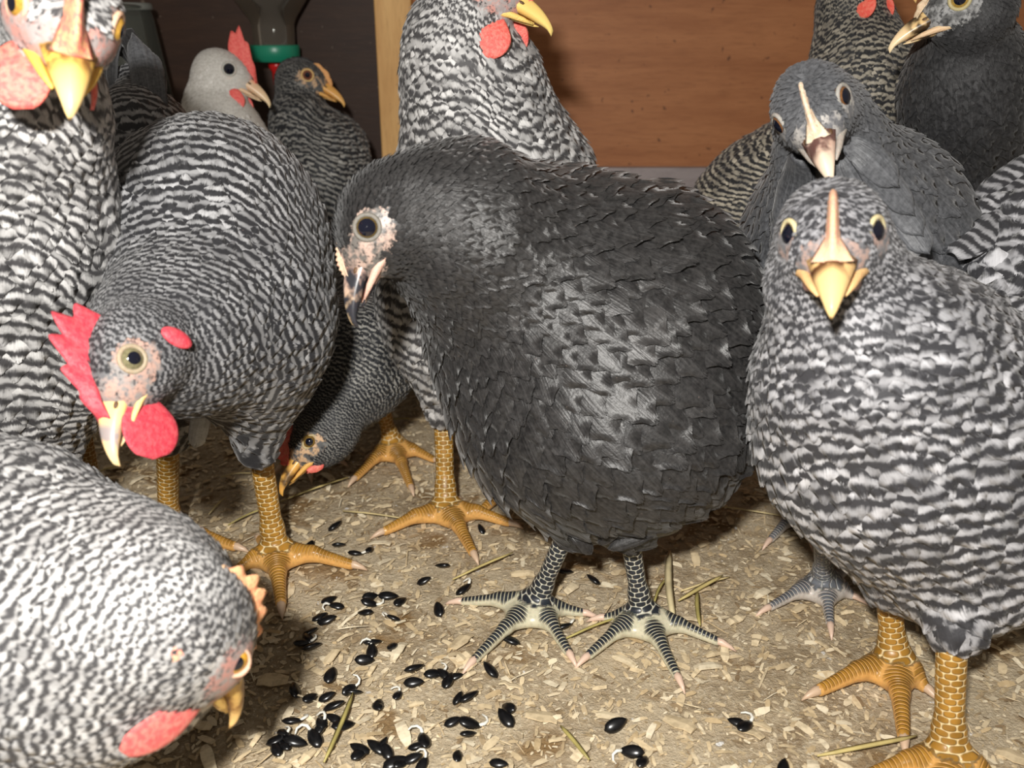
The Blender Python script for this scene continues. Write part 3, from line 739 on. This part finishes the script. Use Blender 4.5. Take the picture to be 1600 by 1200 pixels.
# barred hen, lower left corner, pecking
bird('hen', 'pale barred hen in the lower left corner pecking with its head down', 'chicken',
  prims=CH([(225, 962, .318, 86), (205, 975, .330, 150), (100, 985, .350, 196), (-60, 960, .36, 240), (-300, 880, .36, 300)], .03) + CH([(20, 800, .36, 95), (-60, 900, .36, 150)], .02)+[E(-430, 820, 260, 300, 0, .38, 70, .04)],
  head=(P(296, 981, .318), (.42, -.60, -.68), (.80, .58, -.02), 1.2),
  flow=[[(330, 1040, .31), (260, 980, .31), (130, 920, .32), (-40, 880, .35), (-260, 800, .42)], [(300, 1080, .33), (200, 1060, .34), (60, 1080, .35), (-100, 1100, .38)]],
  plum=BARL, mats=mset('corner hen', ((.72, .46, .13), (.80, .52, .20)), ((.86, .34, .18), (.90, .50, .26)), (.80, .48, .34), (.62, .32, .04), wattle=((.70, .12, .12), (.76, .24, .2)), ear=((.80, .26, .20), (.84, .48, .30)), patch=((.28, .13, .03), .35, .8)),
  comb=dict(h=11, pts=8, saw=.3, tf=2.4, tm=1.9, span=.95, e0=.5, start=.4), wattles=[(-1, 24, 13, (-.95, -.42, .35), (17, 10, -11)), (1, 15, 14, (-.9, -.6, -.3), (14, 6, -9))], ear=(-9, -6, 4.2, 5, 15.5), face=(1.1, 1.1),
  legs=[auto_leg((-.25, .33), .07, .3), auto_leg((-.30, .29), .07, .3)], legmat=YEL, clawmat=CLAW, big=.011, period=.0062, hc_small=.0044, legr=6.6, eye=dict(pup=.42, tilt=(-.25, 1, -.05), squint=.75), neck=(.035, .14),
  jit=.16, hjit=.35, hsk=(22, 18, 18), bodyw=.9, root_xy=(-.27, .31))

# big barred hen behind, head cut off by the frame
bird('hen', 'large pale barred hen behind the black pullet, its head cut by the top edge', 'chicken',
  prims=[E(768, 430, 168, 205, 0, .62, 58, .03), E(690, 470, 85, 130, 0, .62, 46, .03)] + CH([(712, 55, .55, 74), (736, 130, .57, 97), (768, 270, .61, 160)], .03) +
        CH([(715, 560, .625, 62), (692, 642, .625, 27)], .02) + CH([(800, 560, .64, 58), (796, 640, .66, 27)], .02),
  head=(P(745, -22, .525), (.93, -.34, .12), (.34, .93, .10), 1.12),
  flow=[[(760, -20, .50), (715, 90, .52), (730, 240, .54), (770, 420, .57), (760, 560, .60), (700, 650, .62)], [(790, 90, .53), (860, 240, .56), (900, 420, .60)]],
  plum=BARL, mats=mset('big hen', ((.86, .58, .18), (.90, .66, .22)), ((.80, .14, .12), (.88, .26, .20)), (.75, .45, .25), (.5, .3, .05), wattle=((.68, .10, .08), (.74, .18, .14)), ear=((.85, .35, .2), (.9, .5, .3))),
  comb=dict(h=16, pts=5, saw=.4, span=.95), wattles=[(-1, 23, 27, (-.35, -.95, .3), (14, 8, -9)), (1, 23, 22, (.3, -.95, 0), (17, 5, -9))], ear=(-13, -3, 5, 6, 15), face=(1.1, 1.1),
  legs=[(PZ(692, 640, .075), F0(697, 800), [F0(585, 834), F0(745, 872), F0(810, 818)], F0(720, 775)), (PZ(800, 640, .075), F0(806, 762), [F0(742, 805), F0(866, 835), F0(890, 775)], F0(760, 742))],
  legmat=YEL, clawmat=CLAW, big=.018, period=.0098, hc_small=.0048, legr=6.8, neck=(.035, .14), jit=.12, hjit=.35, bodyw=1.0)

# barred hen pecking in the second row
bird('hen', 'dark barred hen pecking the floor between the lowered hen and the black pullet', 'chicken',
  prims=CH([(515, 655, .60, 50), (560, 565, .64, 76), (612, 480, .73, 88), (650, 430, .84, 110)], .03)+[E(650, 420, 120, 120, 0, .89, 50, .03)] +
        CH([(610, 500, .79, 50), (592, 600, .76, 20)], .02),
  head=(P(500, 682, .592), (-.66, -.72, .18), (-.70, .70, .10), .98),
  flow=[[(470, 700, .58), (510, 640, .58), (560, 540, .61), (620, 440, .68), (700, 350, .8)]],
  plum=BARD, mats=mset('second row hen', ((.72, .40, .10), (.66, .36, .08)), ((.68, .12, .10), (.72, .20, .14)), (.46, .36, .20), (.20, .12, .03), patch=((.12, .07, .03), .4, .9)),
  comb=dict(h=13, pts=5, saw=.3, span=.6, tf=3.4), wattles=[(1, 7, 12, (.3, -.9, .2)), (-1, 7, 10, (.2, -.9, .2))], face=(.9, .9),
  legs=[(PZ(590, 610, .060), F0(614, 700), [F0(547, 752), F0(645, 766), F0(690, 720)], F0(572, 711)), (PZ(490, 590, .070), F0(478, 700), [F0(430, 735), F0(486, 745), F0(540, 722)], F0(455, 690))],
  legmat=YEL, clawmat=CLAW, big=.011, period=.0048, hc_small=.0042, legr=6.2, neck=(.03, .13), eye=dict(pup=.5, squint=.6), hjit=.45)

# white hen at the back
bird('hen', 'white hen with red comb and wattle standing by the dark wall', 'chicken',
  prims=[E(390, 330, 66, 130, 12, .84, 52, .03)] + CH([(328, 150, .81, 33), (342, 195, .81, 50), (383, 290, .83, 76)], .025),
  head=(P(347, 112, .80), (.86, -.34, .36), (.36, .93, .0), 1.12),
  flow=[[(380, 110, .79), (335, 160, .79), (360, 260, .80), (420, 360, .84), (440, 450, .88)]],
  plum=WHT, mats=mset('white hen', ((.72, .50, .32), (.80, .62, .38)), ((.72, .10, .09), (.78, .17, .14)), (.42, .40, .36), (.10, .10, .09)),
  comb=dict(h=30, pts=4, saw=.22, start=.4, span=.72, dirx=-.55, tf=3.4, tm=2.6, e0=.3), wattles=[(-1, 19, 21, (-.1, -1, .3), (17, 11, -8), 2.4, (1, 0, .1)), (1, 19, 14, (.3, -1, 0), (19, 4, -9))], face=(.6, .6),
  legs=[auto_leg((-.25, .86), .09, -1.0), auto_leg((-.19, .88), .09, -1.0)], legmat=YEL, clawmat=CLAW, big=.016, hc_small=.005, neck=(.03, .13), eye=dict(pup=.8), lift=.0016)

# small dark barred pullet at the back
bird('pullet', 'small dark barred pullet with orange comb beside the bottle drinker', 'chicken',
  prims=[E(518, 335, 52, 150, 0, .93, 50, .03), E(534, 240, 40, 52, 0, .91, 28, .03)] + CH([(462, 152, .905, 28), (468, 195, .90, 38), (495, 270, .90, 54)], .025),
  head=(P(471, 122, .90), (.88, -.30, .36), (.32, .94, .0), 1.12),
  flow=[[(495, 130, .89), (465, 170, .88), (480, 260, .88), (500, 380, .88), (505, 480, .9)], [(500, 180, .88), (550, 220, .86), (560, 330, .88)]],
  plum=BARD, mats=mset('small pullet', ((.72, .38, .10), (.78, .45, .14)), ((.74, .36, .14), (.80, .42, .16)), (.62, .40, .16), (.20, .07, .04)),
  comb=dict(h=6, pts=3, saw=.2, span=.6, tf=2.6), face=(1.1, .9), ear=(-11, -8, 2.5, 3, 13.5),
  legs=[auto_leg((-.20, .90), .09, -1.2), auto_leg((-.15, .92), .09, -1.0)], legmat=YEL, clawmat=CLAW, big=.019, period=.0072, hc_small=.0045, neck=(.03, .11), eye=dict(pup=.45), jit=.1)

# charcoal pullet behind the right one
bird('pullet', 'charcoal grey pullet with tilted head and pale beak behind the front barred pullet', 'chicken',
  prims=[E(1325, 400, 168, 190, 0, .535, 66, .03), E(1425, 340, 75, 110, 15, .505, 35, .02)] + CH([(1285, 190, .445, 74), (1315, 290, .48, 115)], .03) + CH([(1285, 700, .56, 40), (1285, 810, .565, 22)], .02)+CH([(1320, 540, .55, 110), (1290, 690, .56, 60)], .03),
  head=(P(1268, 163, .42), (.12, -.58, .80), (-.32, .74, .58), 1.05),
  flow=[[(1280, 170, .40), (1300, 260, .43), (1300, 400, .47), (1290, 600, .52)], [(1330, 150, .43), (1390, 270, .46), (1450, 380, .50), (1480, 480, .53)], [(1240, 240, .44), (1190, 380, .50), (1180, 480, .52)]],
  plum=GRY, mats=mset('charcoal pullet', ((.50, .33, .26), (.84, .68, .52)), ((.78, .62, .48), (.72, .52, .36)), (.34, .32, .29), (.18, .08, .03), gape=(.36, .32, .28), patch=((.12, .06, .05), .0, .7)),
  comb=dict(h=4.5, pts=4, saw=.2, tf=4.8, tm=1.7, span=.66, e0=.8), face=(.7, .8),
  legs=[(PZ(1284, 805, .075), F0(1286, 915), [F0(1188, 952), F0(1300, 985), F0(1352, 934)], F0(1335, 880)), (PZ(1245, 720, .075), F0(1252, 800), [F0(1196, 848), F0(1270, 850), F0(1310, 810)], F0(1240, 780))],
  legmat=GRL, clawmat=CLAWP, big=.022, hc_small=.0038, legr=5.4, neck=(.03, .11), eye=dict(pup=.72, tilt=(.5, 1, .12)), hsk=(22, 17, 17), beak=dict(bw=1.05),
  wings=[('wing', [(1408+8*i, 275+14*i, 1470+8*i, 328+30*i, 15, .47) for i in range(4)] + [(1370+6*i, 325+10*i, 1430+12*i, 420+6*i, 18, .48) for i in range(4)]), ('wing', [(1225, 280+20*i, 1185, 380+22*i, 22, .5) for i in range(3)])])

# barred hen at the back right
bird('hen', 'dark barred hen in the back right, its red wattles cut by the top edge', 'chicken',
  prims=[E(1175, 345, 105, 125, -25, .72, 66, .03), E(1260, 300, 110, 110, 0, .70, 60, .03)] + CH([(1332, 15, .635, 56), (1348, 130, .64, 68), (1330, 220, .67, 96)], .03),
  head=(P(1338, -38, .615), (.82, -.28, .50), (.30, .94, .1), 1.05),
  flow=[[(1360, 0, .60), (1340, 100, .61), (1340, 220, .63), (1280, 330, .66), (1160, 400, .7)], [(1310, 80, .63), (1270, 200, .65), (1180, 250, .69), (1100, 340, .73)]],
  plum=plumage_mat('tan barred plumage', (.022, .022, .024), (.50, .45, .36), bias=.15, contrast=.6, skin=(.45, .30, .24), skin2=(.22, .20, .19)),
  mats=mset('back right hen', ((.80, .42, .14), (.84, .5, .2)), ((.74, .10, .08), (.80, .15, .1)), (.5, .35, .2), (.4, .2, .05), wattle=((.76, .10, .07), (.80, .18, .12)), ear=((.78, .40, .18), (.6, .4, .25))),
  comb=dict(h=14, pts=5, span=.9), wattles=[(-1, 16, 18, (-.25, -.95, .2), (15, 7, -8)), (1, 18, 14, (.3, -1, 0), (17, 4, -8))], ear=(-11, -5, 4, 5, 14.5), face=(1, 1),
  legs=[auto_leg((.20, .74), .09, -1.2), auto_leg((.27, .72), .09, -1.2)], legmat=YEL, clawmat=CLAW, big=.012, period=.0062, hc_small=.0042, neck=(.03, .13), jit=.1, hjit=.3)

# black pullet top right
bird('pullet', 'tall black pullet at the top right with pale hooked beak, facing left', 'chicken',
  prims=[E(1530, 350, 125, 165, 0, .64, 58, .03)] + CH([(1512, 40, .50, 58), (1508, 140, .535, 80), (1512, 260, .59, 108)], .03),
  head=(P(1516, 6, .482), (-.86, -.20, .34), (-.32, .94, .05), 1.0),
  flow=[[(1450, 20, .47), (1520, 60, .46), (1500, 200, .48), (1500, 340, .52), (1510, 480, .55)], [(1560, 60, .49), (1590, 240, .54), (1620, 400, .6)]],
  plum=BLK2, mats=mset('tall black pullet', ((.70, .48, .22), (.84, .66, .42)), ((.66, .50, .34), (.5, .35, .22)), (.40, .34, .18), (.36, .23, .05), gape=(.66, .46, .28), patch=((.05, .03, .015), .1, .65)),
  comb=dict(h=5, pts=4, saw=.2, span=.5), face=(1.2, 1.1),
  legs=[auto_leg((.30, .56), .08, -2.0), auto_leg((.36, .58), .08, -2.0)], legmat=SLT, clawmat=CLAWP, big=.021, hc_small=.004, neck=(.03, .11), eye=dict(pup=.62), hsk=(22, 16, 17))

# ------------------------------------------------------------------ drinkers at the dark wall
bx = P(428, 60, .96)
root = empty('bottle_drinker', (bx[0], bx[1], bx[2]-.03)); tag(root, 'clear upturned bottle drinker with green cap and red nipple on the dark wall', 'drinker')
zt = P(428, 71, .96)[2]; zbm = P(428, 97, .96)[2]; q = .96/FP
def thin(name, tint, film, fac, rough):
    m = bpy.data.materials.new(name); m.use_nodes = True; nt = m.node_tree; b = nt.nodes['Principled BSDF']; g = G(nt)
    b.inputs['Base Color'].default_value = (*film, 1); b.inputs['Roughness'].default_value = rough
    tr = g.n('ShaderNodeBsdfTransparent'); tr.inputs[0].default_value = (*tint, 1); mx = g.n('ShaderNodeMixShader')
    fz = g.n('ShaderNodeFresnel'); fz.inputs[0].default_value = 1.5; g.l(g.m('ADD', fz.outputs[0], fac, clamp=True), mx.inputs[0])
    g.l(tr.outputs[0], mx.inputs[1]); g.l(b.outputs[0], mx.inputs[2]); g.l(mx.outputs[0], nt.nodes['Material Output'].inputs[0]); return m
clear = thin('clear plastic', (.96, .96, .95), (.34, .29, .24), .07, .06); watr = thin('drinking water', (.93, .94, .93), (.2, .2, .2), .0, .03)
c = (bx[0], bx[1], 0)
R = 33*q
prof = [(R*.96, zt-.004), (R*.98, zt+.012), (R*.99, zt+.020), (R*1.0, zt+.022), (R*1.14, zt+.029), (R*1.42, zt+.038), (R*1.75, zt+.049), (R*1.98, zt+.064), (R*2.05, zt+.10), (R*2.05, zt+.24), (R*1.9, zt+.25), (.003, zt+.252)]
inner = [(r-.0012 if r > .004 else .002, z-.001) for r, z in reversed(prof)]
mb = MB(); mb.lathe(c, prof+inner, 40, cap=False); shift(mb.build('bottle', clear, root), root)
mb = MB(); mb.lathe(c, [(.002, zt)]+[(r-.0018, z) for r, z in prof[:8]]+[(.002, prof[7][1])], 40); shift(mb.build('water', watr, root), root)
mb = MB(); rows = []
for z, k in ((zbm, .93), (zbm+.001, 1.0), (zt-.001, 1.02), (zt+.0005, .99)):
    rows.append([np.array([c[0]+37*q*k*(1+(.012 if j % 2 else 0))*math.cos(j*math.pi/40), c[1]+37*q*k*(1+(.012 if j % 2 else 0))*math.sin(j*math.pi/40), z]) for j in range(80)])
mb.grid(rows); shift(mb.build('cap', plain('green plastic', (.012, .22, .13), .35), root), root)
mb = MB(); mb.lathe((c[0], c[1]-.0, 0), [(.0085, zbm+.001), (.0085, zbm-.006), (.0055, zbm-.010), (.0048, zbm-.026), (.003, zbm-.027)], 20); shift(mb.build('nipple', plain('red plastic', (.55, .012, .012), .3), root), root)
mb = MB(); yb = bx[1]+R*2.05
mb.tube([(c[0]+math.cos(a)*R*2.1, c[1]+math.sin(a)*R*2.1, zt+.13) for a in np.linspace(0, 2*math.pi, 30)], .0014, 6)
mb.tube([(c[0], c[1]+R*2.1, zt+.13), (c[0], WY-.003, zt+.13), (c[0], WY-.003, zt+.17)], .0016, 6); shift(mb.build('wire_holder', plain('steel wire', (.5, .5, .5), .3, metal=1), root), root)

jx = P(196, 70, .92); root = empty('jar_feeder', (jx[0], jx[1], jx[2]-.05)); tag(root, 'clear smoky plastic jar with shiny metal clips hanging behind the tail feathers', 'jar')
q = .92/FP; z0 = P(196, 165, .92)[2]; z1 = P(196, 10, .92)[2]; c = (jx[0], jx[1], 0)
smoke = thin('smoky plastic', (.86, .87, .84), (.22, .23, .21), .10, .25)
prof = [(.004, z0), (56*q, z0), (60*q, z0+.004), (47*q, z1-.012), (44*q, z1-.004), (44*q, z1)]
mb = MB(); mb.lathe(c, prof+[(r-.0016 if r > .01 else .003, z+.0016 if z < z1-.02 else z) for r, z in reversed(prof)], 36, cap=False); shift(mb.build('jar', smoke, root), root)
mb = MB(); mb.lathe(c, [(.003, z1+.003), (46*q, z1+.003), (48*q, z1), (48*q, z1-.003), (46*q, z1-.004)], 36); shift(mb.build('rim', smoke, root), root)
for dx in (-14, 8):
    mb = MB(); px = jx[0]+dx*q; fy = jx[1]-47*q
    mb.tube([(px, fy-.001, z1-.014), (px-.001, fy-.004, z1+.02), (px-.002, fy-.002, z1+.06), (px, fy+.02, z1+.09), (px, WY-.004, z1+.10)], [.004, .004, .004, .003, .003], 8, flat=.4)
    shift(mb.build('clip', plain('shiny steel', (.62, .66, .70), .18, metal=1), root), root)

# ------------------------------------------------------------------ litter on the floor
def attr_mat(name, c1, c2, c3, rough=.7):
    m, nt, b = newmat(name); g = G(nt); r = g.attr('rnd')
    c = g.mix(g.smooth(r, 0, .5), c1, c2); c = g.mix(g.smooth(r, .55, 1), c, c3)
    c = g.mix(g.m('MULTIPLY', g.smooth(g.noise(300, 3), .45, .7), .4), c, tuple(x*.6 for x in c1))
    g.l(c, b.inputs['Base Color']); b.inputs['Roughness'].default_value = rough; b.inputs['Specular IOR Level'].default_value = .3; return m
CHIP = attr_mat('wood chips', (.56, .42, .24), (.72, .58, .37), (.82, .72, .53))
DUST = attr_mat('trodden chips', (.26, .18, .10), (.56, .44, .27), (.76, .65, .46))
def gz(x, y): return -.0016+.0008*np.sin(x*61+3*np.sin(y*23))*np.sin(y*47+2*np.sin(x*31))
def chips(n, lmin, lmax, asp, name, label, mat, seed, zoff=.0003):
    r = np.random.default_rng(seed)
    x = r.uniform(-.75, .75, n); y = .24+(r.random(n)**1.25)*.82; dens = r.random(n)
    a = r.uniform(0, 2*np.pi, n); L = r.uniform(lmin, lmax, n)*r.uniform(.5, 1, n); W = L*r.uniform(asp*.4, asp, n)
    ta = r.normal(0, .16, n); tb = r.normal(0, .22, n)
    u = np.array([-1, -.35, .35, 1.]); V = []
    for i, uu in enumerate(u):
        for vv in (-1, 1):
            wj = W*(.35+.65*r.random(n)) if abs(uu) == 1 else W
            px = uu*L/2+r.normal(0, .05, n)*L; py = vv*wj/2
            z = gz(x, y)+.0008+zoff+np.abs(ta)*L*.35+px*ta*.7+py*tb*.8+(1-uu*uu)*L*.06*r.random(n)
            V.append(np.stack([x+px*np.cos(a)-py*np.sin(a), y+px*np.sin(a)+py*np.cos(a), z], -1))
    V = np.stack(V, 1).reshape(-1, 3); b = np.arange(n)[:, None]*8
    Q = np.concatenate([b+np.array([[k, k+2, k+3, k+1]]) for k in (0, 2, 4)])
    rn = np.repeat(r.random(n), 8); V[:, 2] = np.maximum(V[:, 2], -.001)
    o = link(name, mesh_np(name, V, Q, dict(rnd=rn), smooth=False), mat); tag(o, label, 'litter', kind='stuff'); return o
chips(30000, .002, .0075, .5, 'wood_dust_litter', 'fine brown crumbs of trodden litter covering the coop floor', DUST, 1)
chips(22000, .003, .011, .5, 'wood_shaving_litter', 'small pale wood chips scattered over the whole coop floor', CHIP, 2, .0008)
chips(26000, .0012, .0034, .7, 'grit_litter', 'tiny gritty flecks mixed into the litter on the coop floor', CHIP, 9, .0005)
chips(1500, .008, .026, .07, 'straw_bits_litter', 'thin short bits of straw lying all over the coop floor', CHIP, 4, .0012)

def solid_chip(L, W, r, th=.0007):
    n = 5; rows = []
    for i in range(n):
        u = i/(n-1)*2-1; w = W*.5*(1-.55*abs(u)**3*r.random())*(.8+.3*r.random()); x = u*L/2; z = .12*L*(1-u*u)*r.random()+th
        rows.append([(x+L*.04*r.random(), -w, z), (x, 0, z+W*.06), (x, w, z), (x, w*.98, z-th), (x, -w*.98, z-th)])
    return [[np.array(p) for p in row] for row in rows]
rr = random.Random(11); protos = []
for k in range(8):
    mb = MB(); L = .008+.009*rr.random(); mb.grid(solid_chip(L, L*(.25+.4*rr.random()), rr), rnd=[.3+.7*rr.random()]*25); o = mb.build('wood_shaving', CHIP, smooth=False); protos.append(o)
for k in range(230):
    o = protos[k] if k < 8 else protos[k % 8].copy()
    if k >= 8: COL.objects.link(o)
    y = .28+rr.random()**1.2*.42; x = rr.uniform(-.5, .5)*min(1, y/.55)*1.0
    o.location = (x, y, gz(x, y)+.0022); o.rotation_euler = (rr.gauss(0, .15), rr.gauss(0, .12), rr.uniform(0, 6.28)); 
    tag(o, 'flat pale wood shaving lying loose on the coop floor', 'wood shaving', 'wood shavings on the floor')

# sunflower seeds
SEED = plain('black seed hull', (.006, .006, .007), .28, .6, var=.3, vscale=700); SPR = plain('white sprout', (.80, .78, .70), .5)
seedpx = [(523,817),(529,848),(555,862),(577,857),(484,851),(514,934),(525,943),(499,960),(510,964),(484,982),(472,999),(487,1005),(516,1050),(460,1074),(546,1074),(484,1085),(510,1084),(521,1099),(456,1121),(502,1125),
 (521,1119),(536,1129),(431,1151),(442,1140),(461,1154),(431,1166),(491,1149),(561,1164),(589,1099),(589,1162),(577,937),(570,952),(691,881),(662,904),(724,919),(578,927),(625,936),(606,926),(614,962),(685,949),(582,999),(612,1005),
 (580,1012),(569,1026),(647,1041),(646,1063),(621,1082),(591,1097),(692,1050),(711,1054),(677,1050),(715,1087),(732,1084),(766,1042),(797,996),(794,1101),(790,1117),(707,1125),(734,1127),(732,1144),(595,1159),(651,1162),(662,1153),
 (561,1172),(617,1187),(644,1181),(659,1192),(779,1190),(715,1179),(962,1129),(987,1170),(1004,1185),(927,902),(882,890),(882,975),(752,825),(552,1078),(1152,1125),(1165,1130),(1225,1196),(603,1168),(480,992),(500,1133),(700,1060),(444,1160),(626,1189)]
def seed_mesh():
    mb = MB(); rows = []; L = .0098; n = 12
    for i in range(9):
        t = i/8; x = (t-.5)*L; r = .5*L*.50*(math.sin(math.pi*(t**.8))**.7+.06); rows.append([np.array([x, r*math.cos(q_), .55*r*math.sin(q_)]) for q_ in np.arange(n)*2*math.pi/n])
    mb.grid(rows); return mb
s0 = seed_mesh().build('sunflower_seed', SEED)
mb = MB(); mb.tube([(.0035, 0, 0), (.0055, .0005, .001), (.0068, .002, .0012), (.0066, .0042, .0008), (.005, .0055, .0004)], [.0007, .0007, .0006, .0005, .0003], 6)
sp0 = mb.build('sprout', SPR)
rr = random.Random(5)
for i, (x, y) in enumerate(seedpx):
    p = F0(x, y); o = s0 if i == 0 else s0.copy()
    if i: COL.objects.link(o)
    o.location = (p[0], p[1], gz(p[0], p[1])+.0042); o.rotation_euler = (rr.gauss(0, .35), rr.gauss(0, .22), rr.choice([rr.gauss(.5, .5), rr.uniform(0, 3.14)])); sc = rr.uniform(.95, 1.35); o.scale = (sc, sc, sc)
    spr = (i % 4 == 2)
    if spr:
        c_ = sp0 if sp0.parent is None else sp0.copy()
        if c_ is not sp0: COL.objects.link(c_)
        c_.parent = o
    one = {(752, 825): 'beside the front toe of the big barred hen', (962, 1129): 'alone in front of the central pullet, largest gap around it', (1225, 1196): 'at the bottom edge left of the right pullet\'s foot',
           (927, 902): 'between the shanks of the central pullet', (882, 890): 'just behind the left shank of the central pullet', (882, 975): 'under the left foot of the central pullet',
           (797, 996): 'between the toes of the central pullet\'s left foot', (766, 1042): 'in front of the central pullet\'s left middle toe', (779, 1190): 'at the bottom edge right of all the piles',
           (724, 919): 'above the outstretched toe of the central pullet', (685, 949): 'at the tip of the central pullet\'s outstretched toe'}
    if (x, y) in one: where = one[(x, y)]
    elif x > 950: where = 'in the small pair near the right pullet' if x > 1100 else 'in the small pair at the bottom centre'
    elif y < 900: where = 'near the right toe of the lowered hen'
    elif y < 1035: where = 'in the loose rows before the lowered hen\'s foot'
    elif x < 572: where = 'in the dense pile beside the corner hen\'s beak'
    else: where = 'in the pile in front of the central pullet'
    tag(o, ('sprouted black seed ' if spr else 'black seed ')+where, 'seed', 'black seeds on the floor')

# straws
straws = [(1047,859,1054,967,5.2,'pale split straw standing out thick beside the central pullet\'s right foot'),(1042,902,1022,945,2.0,'thin straw leaning left of the thick split straw'),
 (1060,937,1128,904,3.4,'olive green straw right of the thick split straw'),(1064,922,1140,900,2.0,'grey straw just above the olive straw'),(1090,922,1094,979,3.0,'short dull green straw below the olive straw'),
 (707,904,801,868,2.6,'yellow green straw between the big hen\'s foot and the central pullet\'s foot'),(535,797,640,810,2.2,'yellow straw left of the big hen\'s front foot'),(884,996,962,967,2.2,'straw between the two feet of the central pullet'),
 (1277,1179,1431,1155,3.2,'long green straw in front of the right pullet\'s feet'),(1090,786,1232,806,2.4,'long yellow straw behind the central pullet on the right'),(356,819,416,795,2.0,'straw between the legs of the lowered hen'),
 (439,782,544,750,2.4,'long straw right of the lowered hen\'s leg'),(326,802,352,776,2.2,'short yellow straw between the lowered hen\'s legs'),(506,1189,551,1084,2.6,'yellow straw lying across the seeds near the bottom'),
 (144,741,191,732,3.0,'green straw under the lowered hen\'s beak'),(345,744,392,738,2.6,'straw behind the lowered hen\'s right leg'),(876,1132,921,1189,2.8,'brown straw at the bottom edge right of the seeds'),
 (1138,694,1180,688,4.0,'orange straw between the two front pullets, the lower one'),(1136,676,1182,662,3.0,'yellow straw between the two front pullets, the upper one'),(590,660,640,655,2.4,'straw behind the second row hen\'s foot')]
r2 = random.Random(3)
for i, (xa, ya, xb, yb_, wd_, lab) in enumerate(straws):
    a, b = F0(xa, ya), F0(xb, yb_); L = np.linalg.norm(b-a); mb = MB(); n = 7; t_ = (b-a)/L; s_ = np.cross(t_, (0, 0, 1)); rows = []
    for k in range(n):
        u = k/(n-1); c_ = a+(b-a)*u+s_*L*.03*math.sin(3*u); c_[2] = .0032+.002*math.sin(math.pi*u)+(.004*(i % 3)*u*.4); hw = wd_*.0005*(.75+.25*math.sin(math.pi*u))*(.45 if k in (0, n-1) else 1)
        rows.append([c_+s_*hw, c_+np.array([0, 0, .0006]), c_-s_*hw, c_-np.array([0, 0, .0005])])
    mb.grid(rows)
    col = [(.74, .60, .30), (.50, .42, .14), (.62, .50, .20)][i % 3] if i else (.80, .68, .40)
    o = mb.build('straw', plain('straw %d' % (i % 3 if i else 9), col, .5, var=.3, vscale=60), origin=(a+b)/2); tag(o, lab, 'straw')
